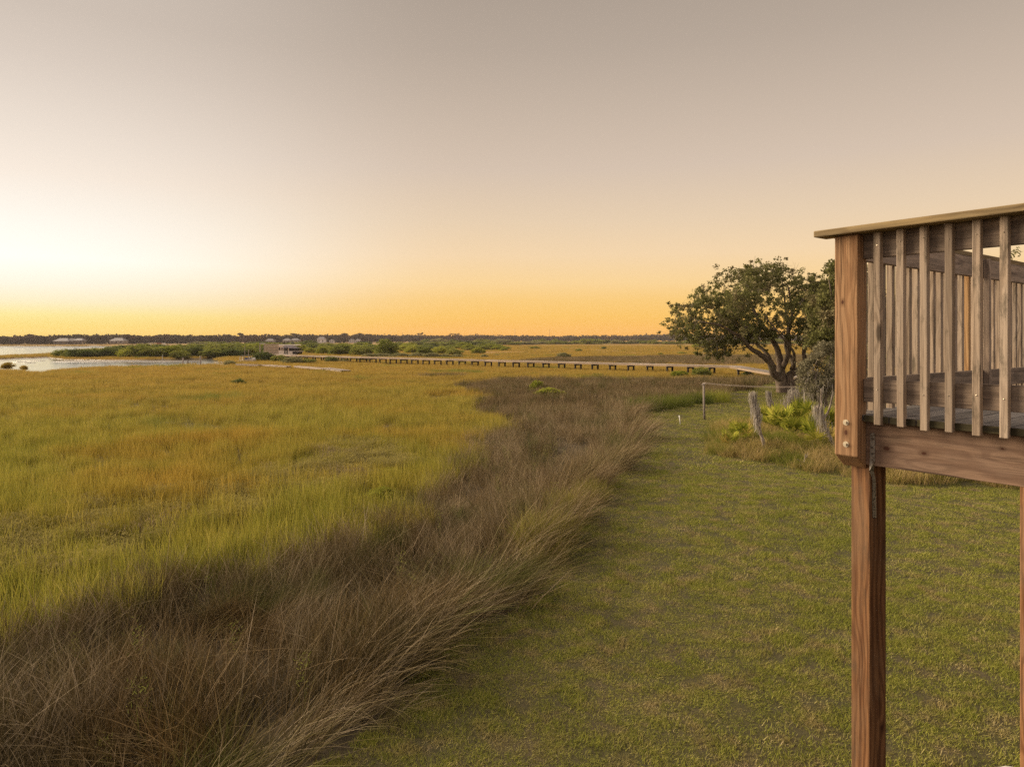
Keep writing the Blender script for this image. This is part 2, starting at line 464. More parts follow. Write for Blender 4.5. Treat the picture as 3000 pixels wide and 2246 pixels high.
MOUND = np.vstack([poly_world([(2070, 1330), (2085, 1290), (2140, 1245), (2230, 1225), (2330, 1225), (2470, 1235), (2560, 1260), (3050, 1310), (3050, 1425), (2780, 1428), (2560, 1412), (2450, 1392),
                               (2300, 1368), (2180, 1352)])])


def vnoise(X, Y, s, seed=0):
    """smooth value noise"""
    g = np.random.default_rng(seed).random((64, 64))
    x, y = X / s, Y / s
    xi, yi = np.floor(x).astype(int), np.floor(y).astype(int)
    fx, fy = x - xi, y - yi
    fx, fy = fx * fx * (3 - 2 * fx), fy * fy * (3 - 2 * fy)
    a = g[xi % 64, yi % 64]; b = g[(xi + 1) % 64, yi % 64]
    c = g[xi % 64, (yi + 1) % 64]; d = g[(xi + 1) % 64, (yi + 1) % 64]
    return (a * (1 - fx) + b * fx) * (1 - fy) + (c * (1 - fx) + d * fx) * fy


def sstep(v, a, b):
    x = np.clip((v - a) / (b - a), 0, 1)
    return x * x * (3 - 2 * x)


def height(X, Y):
    ld = sdist(LAWN, X, Y)
    z = -0.5 + 0.5 * sstep(ld, -2.2, 0.2)
    z = z + 0.05 * (vnoise(X, Y, 3.0, 3) - 0.5) * sstep(ld, -1, 1)
    md = sdist(MOUND, X, Y)
    z = z + 0.28 * sstep(md, 0.0, 2.0)
    wa, wb = sdist(water_a, X, Y), sdist(water_b, X, Y)
    w = np.maximum(wa, wb)
    z = np.where(ld < -4, z - 0.95 * sstep(w, -1.2, 3.0), z)
    for bx, by, hw, dy in bars:
        c0 = P(bx, by, -.75); rx = hw * c0[1] / F; ry = abs(P(bx, by - dy, -.75)[1] - c0[1])
        q = np.hypot((X - c0[0]) / rx, (Y - c0[1]) / ry)
        z = np.maximum(z, -0.705 + 0.075 * (1 - q) - 1.2 * np.maximum(q - 1, 0))
    far = sstep(Y, 640, 700)
    z = z + far * 0.9
    return z


# ------------------------------------------------------------------ ground sheet
def build_ground():
    az = np.concatenate([np.linspace(-180, -52, 40, endpoint=False), np.linspace(-52, 52, 420, endpoint=False), np.linspace(52, 180, 40, endpoint=False)])
    rad = np.unique(np.concatenate([[0.0], np.geomspace(1.5, 2600, 280), np.linspace(88, 260, 170)]))
    A, Rr = np.meshgrid(np.radians(az), rad)
    X, Y = Rr * np.sin(A), Rr * np.cos(A)
    Z = height(X, Y)
    n, m = len(rad), len(az)
    verts = np.stack([X, Y, Z], -1).reshape(-1, 3)
    I, J = np.meshgrid(np.arange(n - 1), np.arange(m), indexing='ij')
    a = I * m + J; b = I * m + (J + 1) % m
    c = (I + 1) * m + (J + 1) % m; d = (I + 1) * m + J
    faces = np.stack([a, b, c, d], -1).reshape(-1, 4)
    lawn = sstep(sdist(LAWN, X, Y), 0.0, 0.5).ravel()  # starts inside the edge: a dark soil strip stands in for the rush's shadow
    wet = sstep(-Z.ravel(), 0.58, 0.68) * (Y.ravel() < 640)
    gold = (sstep(np.hypot(X, Y), 60, 110) * (1 - sstep(sdist(RUSH, X, Y), -1, 1))).ravel()
    me = mesh('ground', verts, faces[:, ::-1], True, {'lawn': lawn, 'wet': wet, 'gold': gold})
    t = NT('ground_soil')
    pos = t.n('ShaderNodeNewGeometry').outputs['Position']
    n1 = t.noise(1.1, pos, 6, 0.65)
    n2 = t.noise(14, pos, 6, 0.7)
    n3 = t.noise(0.05, pos, 5, 0.6)
    la = lambda nm: t.n('ShaderNodeAttribute', attribute_name=nm).outputs['Fac']
    marsh = t.mix(n2, (0.022, 0.017, 0.010), (0.075, 0.057, 0.03))
    goldc = t.mix(t.maprange(n3, 0.4, 0.65), (0.34, 0.19, 0.040), (0.24, 0.17, 0.045))
    goldc = t.mix(t.maprange(n2, 0.35, 0.7, 0, 0.6), goldc, (0.15, 0.085, 0.02))
    lawnc = t.mix(n2, (0.028, 0.028, 0.010), (0.11, 0.095, 0.04))
    lawnc = t.mix(t.maprange(n1, 0.45, 0.62, 0, 0.5), lawnc, (0.10, 0.075, 0.042))
    mud = t.mix(n2, (0.045, 0.036, 0.032), (0.12, 0.10, 0.088))
    c = t.mix(la('gold'), marsh, goldc)
    c = t.mix(la('lawn'), c, lawnc)
    c = t.mix(la('wet'), c, mud)
    rough = t.maprange(la('wet'), 0, 1, 0.95, 0.42)
    m_ = t.principled(c, rough, 0, n2, 0.6, 0.05, 0.25)
    o = link('ground', me, m_)
    tag(o, 'lawn and marsh soil running out to the far shore', kind='structure')


build_ground()

# water
t = NT('creek_water')
pos = t.n('ShaderNodeNewGeometry').outputs['Position']
w1 = t.noise(0.6, t.mapping(pos, (0.5, 1.6, 1)), 3)
w2 = t.noise(0.05, t.mapping(pos, (0.5, 1.4, 1)), 3)
bmp = t.math('ADD', t.math('MULTIPLY', w1, 0.4), w2)
M['water'] = t.principled((0.10, 0.09, 0.075), 0.13, 0, bmp, 0.2, 0.3, 0.5)
pw = [(-900, 60, -.75), (120, 60, -.75), (120, 660, -.75), (-900, 660, -.75)]
tag(link('water', mesh('water', pw, [(0, 1, 2, 3)]), M['water']), 'bright still creek and bay water reflecting the sunset', kind='structure')


# ------------------------------------------------------------------ blades
def blades(n, rad, h0, h1, w, lean0=0.05, lean1=0.35, droop=0.3, seg=3, dirv=None, dirw=0.0, tone=None, base=None, rs=None, power=0.5):
    """n ribbon blades in a disc; returns verts, faces, tone"""
    r_ = rs or rng
    if base is None:
        rr = rad * r_.random(n) ** power
        th = r_.random(n) * 2 * np.pi
        base = np.stack([rr * np.cos(th), rr * np.sin(th), np.zeros(n)], -1)
    hh = h0 + (h1 - h0) * r_.random(n)
    ld = r_.random(n) * 2 * np.pi
    dx, dy = np.cos(ld), np.sin(ld)
    if dirv is not None:
        dx, dy = dx * (1 - dirw) + dirv[0] * dirw, dy * (1 - dirw) + dirv[1] * dirw
    ln = lean0 + (lean1 - lean0) * r_.random(n)
    wa = r_.random(n) * 2 * np.pi
    wx, wy = np.cos(wa), np.sin(wa)
    ww = w * (0.7 + 0.6 * r_.random(n))
    dr = droop * r_.random(n)
    vs, fs = [], []
    levels = []
    for k in range(seg + 1):
        tt = k / seg
        px = base[:, 0] + dx * hh * (ln * tt + dr * 0.9 * tt * tt)
        py = base[:, 1] + dy * hh * (ln * tt + dr * 0.9 * tt * tt)
        pz = base[:, 2] + hh * (tt * (1 - 0.25 * ln) - dr * 0.55 * tt ** 2.2)
        hw = ww * 0.5 * (1 - 0.85 * tt ** 1.5)
        if k < seg:
            levels.append(np.stack([np.stack([px - wx * hw, py - wy * hw, pz], -1), np.stack([px + wx * hw, py + wy * hw, pz], -1)], 1))
        else:
            levels.append(np.stack([px, py, pz], -1)[:, None, :])
    V = np.concatenate(levels, 1)
    per = V.shape[1]
    idx = np.arange(n)[:, None] * per
    faces = []
    for k in range(seg - 1):
        faces += np.concatenate([idx + 2 * k, idx + 2 * k + 1, idx + 2 * k + 3, idx + 2 * k + 2], 1).tolist()
    k = seg - 1
    faces += np.concatenate([idx + 2 * k, idx + 2 * k + 1, idx + 2 * k + 2], 1).tolist()
    tn = r_.random(n) if tone is None else tone
    return V.reshape(-1, 3), faces, np.repeat(tn, per)


def join_parts(parts):
    v, f, t_ = [], [], []
    off = 0
    for a, b, c in parts:
        v.append(a); t_.append(c)
        f += [tuple(i + off for i in q) for q in b]
        off += len(a)
    return np.concatenate(v), f, np.concatenate(t_)


def src_col(name, meshes_mats):
    """source tufts kept out of the scene"""
    c = bpy.data.collections.new(name)
    for i, (vft, mat) in enumerate(meshes_mats):
        me = mesh(name, vft[0], vft[1], False, {'tone': vft[2]})
        me.materials.append(mat)
        o = bpy.data.objects.new('%s_%02d' % (name, i), me)
        c.objects.link(o)
    return c


def scatter(name, col, pts, rot, scl, idx, label, cat=None):
    me = bpy.data.meshes.new(name)
    me.from_pydata(pts.tolist(), [], [])
    for nm, typ, key, dat in (('rot', 'FLOAT_VECTOR', 'vector', rot), ('scl', 'FLOAT_VECTOR', 'vector', scl), ('pick', 'INT', 'value', idx)):
        a = me.attributes.new(nm, typ, 'POINT')
        a.data.foreach_set(key, np.asarray(dat).ravel().astype(np.int32 if typ == 'INT' else np.float32))
    o = link(name, me)
    tag(o, label, cat, kind='stuff')
    g = bpy.data.node_groups.new(name + '_nodes', 'GeometryNodeTree')
    g.interface.new_socket('Geometry', in_out='INPUT', socket_type='NodeSocketGeometry')
    g.interface.new_socket('Geometry', in_out='OUTPUT', socket_type='NodeSocketGeometry')
    N = g.nodes.new
    gi, go = N('NodeGroupInput'), N('NodeGroupOutput')
    ci = N('GeometryNodeCollectionInfo')
    ci.inputs['Collection'].default_value = col
    ci.inputs['Separate Children'].default_value = True
    ci.inputs['Reset Children'].default_value = True
    io = N('GeometryNodeInstanceOnPoints')
    io.inputs['Pick Instance'].default_value = True

    def attr(nm, typ):
        a = N('GeometryNodeInputNamedAttribute')
        a.data_type = typ
        a.inputs['Name'].default_value = nm
        return [s for s in a.outputs if s.name == 'Attribute' and s.enabled][0]
    e2r = N('FunctionNodeEulerToRotation')
    L = g.links.new
    L(attr('rot', 'FLOAT_VECTOR'), e2r.inputs[0])
    L(gi.outputs[0], io.inputs['Points'])
    L(ci.outputs[0], io.inputs['Instance'])
    L(attr('pick', 'INT'), io.inputs['Instance Index'])
    L(e2r.outputs[0], io.inputs['Rotation'])
    L(attr('scl', 'FLOAT_VECTOR'), io.inputs['Scale'])
    L(io.outputs[0], go.inputs[0])
    md = o.modifiers.new('scatter', 'NODES')
    md.node_group = g
    return o


def wedge(y0, y1, dens, u=0.86):
    n = int(u * (y1 * y1 - y0 * y0) * dens)
    Y = np.sqrt(y0 * y0 + (y1 * y1 - y0 * y0) * rng.random(n))
    X = (rng.random(n) * 2 - 1) * u * Y
    return X, Y


# ------------------------------------------------------------------ lawn grass
lawn_src = []
for i in range(8):
    lawn_src.append((join_parts([
        blades(48, 0.13, 0.018, 0.058, 0.0055, 0.2, 1.0, 0.6, 2),
        blades(4, 0.13, 0.04, 0.085, 0.005, 0.2, 0.8, 0.5, 2),
        blades(9, 0.14, 0.006, 0.02, 0.006, 1.0, 2.4, 0.2, 2, tone=np.full(9, 0.97))]), M['lawn']))
for i in range(3):   # worn straw tufts
    lawn_src.append((join_parts([blades(26, 0.13, 0.012, 0.04, 0.0055, 0.2, 1.0, 0.6, 2, tone=.5 + .4 * rng.random(26)), blades(22, 0.14, 0.006, 0.025, 0.006, .8, 2.4, 0.2, 2, tone=.8 + .2 * rng.random(22))]), M['lawn']))
lc = src_col('lawn_tuft', lawn_src)
tracks = [poly_world(q) for q in ([(1990, 1215), (1930, 1262), (1880, 1360), (1810, 1500), (1740, 1650), (1650, 1850), (1560, 2050)], [(2040, 1225), (2010, 1270), (1985, 1370), (1950, 1500), (1905, 1650), (1850, 1850), (1790, 2060)])]
worn = P(1965, 1288)
pts, scs = [], []
for y0, y1, dn, sc in ((4.5, 12, 95, 1.0), (12, 22, 50, 1.25), (22, 40, 14, 2.2), (40, 85, 3.0, 4.2)):
    X, Y = wedge(y0, y1, dn)
    k = (sdist(LAWN, X, Y) > 0.06 + 0.25 * (vnoise(X, Y, 0.7, 16) - .5)) & (rng.random(len(X)) < 0.78 + 0.8 * vnoise(X, Y, 0.3, 13))
    X, Y = X[k], Y[k]
    z = height(X, Y)
    pts.append(np.stack([X, Y, z], -1))
    hz = 0.45 + 0.9 * vnoise(X, Y, 0.28, 11) ** 1.5 + 0.5 * vnoise(X, Y, 1.3, 12)
    scs.append(np.stack([np.full(len(X), sc), np.full(len(X), sc), hz * (1 + 0.2 * (sc - 1))], -1) * (0.75 + 0.5 * rng.random((len(X), 1))))
pts, scs = np.concatenate(pts), np.concatenate(scs)
rt = np.zeros((len(pts), 3)); rt[:, 2] = rng.random(len(pts)) * 6.28
pk = rng.integers(0, 8, len(pts))
td = np.full(len(pts), 1e9)
for tk in tracks:
    for a_, b_ in zip(tk[:-1], tk[1:]):
        ex, ey = b_ - a_
        q = np.clip(((pts[:, 0] - a_[0]) * ex + (pts[:, 1] - a_[1]) * ey) / (ex * ex + ey * ey), 0, 1)
        td = np.minimum(td, np.hypot(pts[:, 0] - a_[0] - q * ex, pts[:, 1] - a_[1] - q * ey))
pw_ = 0.8 * np.exp(-(td / 0.30) ** 2) * (0.55 + vnoise(pts[:, 0], pts[:, 1], 1.1, 14))
pw_ = np.maximum(pw_, 0.75 * np.exp(-(np.hypot((pts[:, 0] - worn[0]) / 1.5, (pts[:, 1] - worn[1]) / 2.6)) ** 2))
pw_ = np.maximum(pw_, 0.5 * (vnoise(pts[:, 0], pts[:, 1], 0.8, 15) > .74))
pk = np.where(rng.random(len(pts)) < pw_, 8 + rng.integers(0, 3, len(pts)), pk)
scatter('lawn_grass', lc, pts, rt, scs, pk, 'short mown mottled green and tan lawn grass')

# ------------------------------------------------------------------ needle rush belt
rush_src = []
for i in range(5):
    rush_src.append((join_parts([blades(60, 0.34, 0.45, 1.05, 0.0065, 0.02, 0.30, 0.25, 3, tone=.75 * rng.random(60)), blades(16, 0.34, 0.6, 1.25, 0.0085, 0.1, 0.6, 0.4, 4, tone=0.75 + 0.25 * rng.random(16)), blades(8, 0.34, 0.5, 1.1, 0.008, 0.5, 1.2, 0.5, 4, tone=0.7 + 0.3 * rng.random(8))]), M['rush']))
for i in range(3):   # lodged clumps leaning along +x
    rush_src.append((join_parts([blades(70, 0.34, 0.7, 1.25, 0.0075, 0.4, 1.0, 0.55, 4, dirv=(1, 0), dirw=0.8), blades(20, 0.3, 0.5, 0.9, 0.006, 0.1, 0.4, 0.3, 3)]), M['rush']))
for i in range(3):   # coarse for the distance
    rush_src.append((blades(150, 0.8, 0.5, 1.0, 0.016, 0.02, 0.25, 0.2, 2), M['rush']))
rcol = src_col('rush_clump', rush_src)
pts, scs, rots, ids = [], [], [], []
for y0, y1, dn, far in ((4.2, 13, 8, 0), (13, 24, 6, 0), (24, 42, 3.6, 0), (42, 95, 1.3, 1)):
    X, Y = wedge(y0, y1, dn)
    ld = sdist(LAWN, X, Y)
    rd = sdist(RUSH, X, Y) + 1.6 * (vnoise(X, Y, 1.7, 21) - 0.5)
    k = (ld < -0.17) & (rd > 0)
    if not far: k &= ~((ld < -0.9) & (rng.random(len(X)) < 0.12))
    if far: k &= (vnoise(X, Y, 4, 23) > 0.12)
    X, Y, ld = X[k], Y[k], ld[k]
    n = len(X)
    z = height(X, Y)
    pts.append(np.stack([X, Y, z], -1))
    s = (0.75 + 0.45 * rng.random(n)) * (0.75 + 0.45 * vnoise(X, Y, 1.2, 24)) * (1.0 if not far else 0.95)
    scs.append(np.stack([s * 1.05, s * 1.05, s], -1))
    # lodging: outward over the lawn at the edge, swirls inside the belt
    e = 0.4
    gx = sdist(LAWN, X + e, Y) - sdist(LAWN, X - e, Y)
    gy = sdist(LAWN, X, Y + e) - sdist(LAWN, X, Y - e)
    out = np.arctan2(gy, gx)
    sw = 6.28 * vnoise(X, Y, 3.1, 25) * 2
    edge = sstep(ld, -1.6, -0.45)
    scs[-1] *= (1 + 0.28 * edge * (0.5 + vnoise(X, Y, 1.6, 27)))[:, None]
    lod = (vnoise(X, Y, 2.2, 26) > 0.63) | (rng.random(n) < edge * 0.8)
    ang = np.where(rng.random(n) < edge, out + rng.normal(0, 0.35, n), sw + rng.normal(0, 0.4, n))
    rx = np.zeros((n, 3))
    rx[:, 2] = np.where(lod, ang, rng.random(n) * 6.28)
    rx[:, 0] = rng.normal(0, 0.07, n); rx[:, 1] = rng.normal(0, 0.07, n)
    rots.append(rx)
    idn = np.where(lod, 5 + rng.integers(0, 3, n), rng.integers(0, 5, n))
    if far: idn = 8 + rng.integers(0, 3, n)
    ids.append(idn)
# a dense lodged fringe along the lawn edge, hanging over the turf
i0 = [tuple(q) for q in LAWN[3:14]]
fx, fr, fs, fi = [], [], [], []
for (ax, ay), (bx_, by_) in zip(i0[:-1], i0[1:]):
    L = math.hypot(bx_ - ax, by_ - ay)
    ex, ey = (bx_ - ax) / L, (by_ - ay) / L
    for q in range(int(L * 7)):
        q_ = rng.random() * L
        o_ = rng.uniform(0.12, 0.75)
        x, y = ax + ex * q_ - ey * o_, ay + ey * q_ + ex * o_
        if sdist(LAWN, np.array([x]), np.array([y]))[0] > -0.08: continue
        bulge = vnoise(np.array([x]), np.array([y]), 1.7, 30)[0]
        if bulge < 0.40 or rng.random() < min(.8, max(0, (y - 14) / 14)): continue
        fx.append((x, y))
        fr.append((rng.normal(0, .06), rng.normal(0, .08), math.atan2(-ex, ey) + rng.normal(0, .5)))
        fs.append(rng.uniform(.75, 1.15) * (0.62 + 0.62 * bulge))
        fi.append(rng.integers(5, 8))
fx = np.array(fx)
pts.append(np.stack([fx[:, 0], fx[:, 1], height(fx[:, 0], fx[:, 1])], -1)); rots.append(np.array(fr)); scs.append(np.array(fs)[:, None] * np.ones((1, 3))); ids.append(np.array(fi))
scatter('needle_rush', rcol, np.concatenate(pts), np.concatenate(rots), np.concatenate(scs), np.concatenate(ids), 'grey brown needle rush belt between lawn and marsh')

sp_src = []
for i in range(4):
    st = blades(4, 0.05, 0.6, 1.0, 0.008, 0.02, 0.25, 0.2, 3, tone=np.full(4, 0.1))
    nb = 60
    hz_ = 0.45 + 0.55 * rng.random(nb)
    ba = np.stack([rng.normal(0, 0.06, nb), rng.normal(0, 0.06, nb), hz_], -1)
    sp_src.append((join_parts([st, blades(nb, 0.1, 0.03, 0.065, 0.011, 0.4, 1.4, 0.3, 2, base=ba)]), M['mangrove_leaf']))
spcol = src_col('sprig', sp_src)
X, Y = wedge(5.5, 30, 0.55)
k = (sdist(RUSH, X, Y) > -0.3) & (sdist(LAWN, X, Y) < -0.5) & (vnoise(X, Y, 1.8, 28) > 0.45)
X, Y = X[k], Y[k]
rt = np.zeros((len(X), 3)); rt[:, 2] = rng.random(len(X)) * 6.28
scatter('green_sprigs', spcol, np.stack([X, Y, height(X, Y)], -1), rt, (0.6 + 0.35 * rng.random((len(X), 1))) * np.ones((1, 3)), rng.integers(0, 4, len(X)), 'scattered green leafy sprigs growing up through the rush')

# brown rush far side of the boardwalk and small rush islands in the cordgrass
pts = []
BROWN2 = poly_world([(1500, 1058), (1620, 1047), (1800, 1045), (2000, 1041), (2700, 1038), (2700, 1068), (2200, 1067), (1900, 1066)], -0.2)
for (a, b, dn) in ((60, 260, 0.35),):
    X, Y = wedge(a, b, dn)
    k = inside(BROWN2, X, Y)
    pts.append(np.stack([X[k], Y[k], height(X[k], Y[k])], -1))
c0 = P(1283, 1107, -.5)
q = rng.normal(0, 1, (14, 2)) * (0.9, 0.8)
pts.append(np.stack([c0[0] + q[:, 0], c0[1] + q[:, 1], np.full(14, -.5)], -1))
pts = np.concatenate(pts)
rt = np.zeros((len(pts), 3)); rt[:, 2] = rng.random(len(pts)) * 6.28
sc_ = np.stack([1.8 + rng.random(len(pts)), 1.8 + rng.random(len(pts)), 0.75 + 0.3 * rng.random(len(pts))], -1)
scatter('brown_rush', rcol, pts, rt, sc_, 8 + rng.integers(0, 3, len(pts)), 'brown rush strip beyond the boardwalk')

# ------------------------------------------------------------------ cordgrass
cord_src = []
for i in range(5):
    cord_src.append((join_parts([blades(62, 0.32, 0.35, 0.78, 0.010, 0.02, 0.3, 0.25, 3), blades(14, 0.3, 0.5, 0.95, 0.008, 0.02, 0.2, 0.2, 3)]), M['cord']))
for i in range(4):
    cord_src.append((blades(170, 0.95, 0.3, 0.68, 0.026, 0.02, 0.28, 0.2, 2), M['cord']))
ccol = src_col('cordgrass_clump', cord_src)
pts, scs, ids = [], [], []
for y0, y1, dn, far, hs in ((8, 20, 9, 0, 1.0), (20, 34, 5.5, 0, 1.12), (34, 55, 3.2, 0, 1.3), (55, 110, 0.9, 1, 1.0), (110, 230, 0.22, 1, 1.9), (230, 620, 0.02, 1, 5.0)):
    X, Y = wedge(y0, y1, dn, 0.84)
    rd = sdist(RUSH, X, Y) + 1.4 * (vnoise(X, Y, 1.3, 31) - 0.5)
    od = sdist(OXEYE, X, Y)
    z = height(X, Y)
    k = (rd < 0.25) & (z > -0.62) & (~inside(BROWN2, X, Y))
    k &= ~((od > 0) & (rng.random(len(X)) > 0.34 + 0.4 * (vnoise(X, Y, 1.8, 33) > 0.62)))
    k &= (vnoise(X, Y, 0.9, 34) + 0.6 * vnoise(X, Y, 4.0, 35) > 0.30)
    X, Y, z = X[k], Y[k], z[k]
    n = len(X)
    pts.append(np.stack([X, Y, z], -1))
    s = (0.75 + 0.4 * rng.random(n)) * (0.75 + 0.5 * vnoise(X, Y, 5.0, 36))
    scs.append(np.stack([s * hs, s * hs, s * (1.0 if far or hs <= 1.2 else 1.0)], -1))
    ids.append(5 + rng.integers(0, 4, n) if far else rng.integers(0, 5, n))
pts = np.concatenate(pts)
rt = np.zeros((len(pts), 3)); rt[:, 2] = rng.random(len(pts)) * 6.28
rt[:, 0] = rng.normal(0, 0.05, len(pts)); rt[:, 1] = rng.normal(0, 0.05, len(pts))
scatter('cordgrass', ccol, pts, rt, np.concatenate(scs), np.concatenate(ids), 'golden cordgrass covering the wide salt marsh')

# ------------------------------------------------------------------ low oxeye scrub
ox_src = []
for i in range(5):
    stems = blades(34, 0.36, 0.2, 0.46, 0.006, 0.05, 0.4, 0.1, 2, tone=np.full(34, 0.1))
    nb = 240
    ba = np.stack([rng.normal(0, 0.2, nb), rng.normal(0, 0.2, nb), 0.08 + 0.34 * rng.random(nb) ** 0.7], -1)
    tn = np.clip((ba[:, 2] - 0.1) / 0.36, 0, 1) * 0.55 + 0.45 * rng.random(nb) ** 1.6
    lv = blades(nb, 0.3, 0.035, 0.075, 0.017, 0.3, 1.6, 0.3, 2, base=ba, tone=tn)
    ox_src.append((join_parts([stems, lv]), M['oxeye']))
ocol = src_col('oxeye_bush', ox_src)
X, Y = wedge(9, 34, 5.5)
od = sdist(OXEYE, X, Y) + 1.2 * (vnoise(X, Y, 1.6, 41) - 0.5)
k = (od > 0) & (sdist(RUSH, X, Y) < 0.8)
X, Y = X[k], Y[k]
n = len(X)
pts = np.stack([X, Y, height(X, Y)], -1)
rt = np.zeros((n, 3)); rt[:, 2] = rng.random(n) * 6.28
s = 0.7 + 0.5 * rng.random((n, 1)) * np.ones((1, 3))
scatter('sea_oxeye', ocol, pts, rt, s, rng.integers(0, 5, n), 'low grey green oxeye scrub with yellow tips')


# ------------------------------------------------------------------ leaf clouds, shrubs, trees
def leaf_cloud(centres, radii, per, size, flat=0.75, rs=None, elong=1.6, shell=0.5):
    """many small leaf quads round cluster centres"""
    r_ = rs or rng
    centres = np.asarray(centres, float)
    radii = np.broadcast_to(np.asarray(radii, float), (len(centres),))
    n = len(centres) * per
    c = np.repeat(centres, per, 0)
    rr = np.repeat(radii, per)
    d = r_.normal(0, 1, (n, 3)); d /= np.linalg.norm(d, axis=1)[:, None]
    q = r_.random(n) ** shell
    p = c + d * (rr * q)[:, None] * np.array([1, 1, flat])
    a = r_.normal(0, 1, (n, 3)); a /= np.linalg.norm(a, axis=1)[:, None]
    b = np.cross(a, r_.normal(0, 1, (n, 3))); b /= np.linalg.norm(b, axis=1)[:, None]
    s = size * (0.6 + 0.8 * r_.random(n))[:, None]
    a = a * s * elong * 0.5; b = b * s * 0.5
    V = np.stack([p - a, p + b * 0.9, p + a, p - b * 0.9], 1).reshape(-1, 3)
    Fc = np.arange(n * 4).reshape(-1, 4).tolist()
    tone = np.repeat(np.clip(np.repeat(r_.random(len(centres)), per) * 0.5 + 0.5 * r_.random(n), 0, 1), 4)
    return V, Fc, tone


def shrub_proto(seed, ncl, per, size, squat=0.0):
    r_ = np.random.default_rng(seed)
    # lobed dome of unit half-width 0.5, unit height 1
    n = ncl
    th = r_.random(n) * 2 * np.pi
    rad = 0.42 * r_.random(n) ** 0.5
    zz = 0.12 + 0.78 * r_.random(n) * np.sqrt(np.clip(1 - (rad / 0.5) ** 2, 0.05, 1))
    c = np.stack([rad * np.cos(th), rad * np.sin(th), zz], -1)
    V, Fc, tn = leaf_cloud(c, 0.10 + 0.09 * r_.random(n), per, size, 0.9, r_)
    V[:, 2] = np.maximum(V[:, 2], 0.0)
    return V, Fc, tn


shrub_mesh = {}
for kind, mat in (('mangrove', 'mangrove_leaf'), ('dark', 'dark_leaf'), ('bright', 'bright_leaf'), ('yellow', 'yellow_leaf'), ('grey', 'grey_leaf')):
    for i in range(3):
        V, Fc, tn = shrub_proto(100 + i + 10 * len(shrub_mesh), 85, 44, 0.048)
        me = mesh('foliage', V, Fc, False, {'tone': tn})
        me.materials.append(M[mat])
        shrub_mesh[kind, i] = me
stem_mb = MB()
for k in range(7):
    a = k * 0.9; stem_mb.tube([(0.05 * math.cos(a), 0.05 * math.sin(a), 0), (0.16 * math.cos(a), 0.16 * math.sin(a), 0.35), (0.3 * math.cos(a + .3), 0.3 * math.sin(a + .3), 0.7)], [0.012, 0.009, 0.005], 5)
stem_me = mesh('stem', stem_mb.v, stem_mb.f)
stem_me.materials.append(M['bark'])


def shrub(px, yb, w, yt, kind, label, group=None, zg=-0.5, cat='shrub', name='marsh_shrub', depth=0.8, dist=None, stem=True):
    d = dist or (H - zg) * F / (yb - HY)
    x = (px - CX) / F * d
    wid = w * d / F * 1.12
    hgt = max(0.25, zat(yt, d) - zg)
    o = link(name, shrub_mesh[kind, random.randrange(3)])
    o.location = (x, d, zg - 0.03)
    o.rotation_euler = (0, 0, random.random() * 6.28)
    o.scale = (wid, wid * depth, hgt * 1.04)
    tag(o, label, cat, group)
    if stem:
        s = link('stem', stem_me, None, o)
    return o


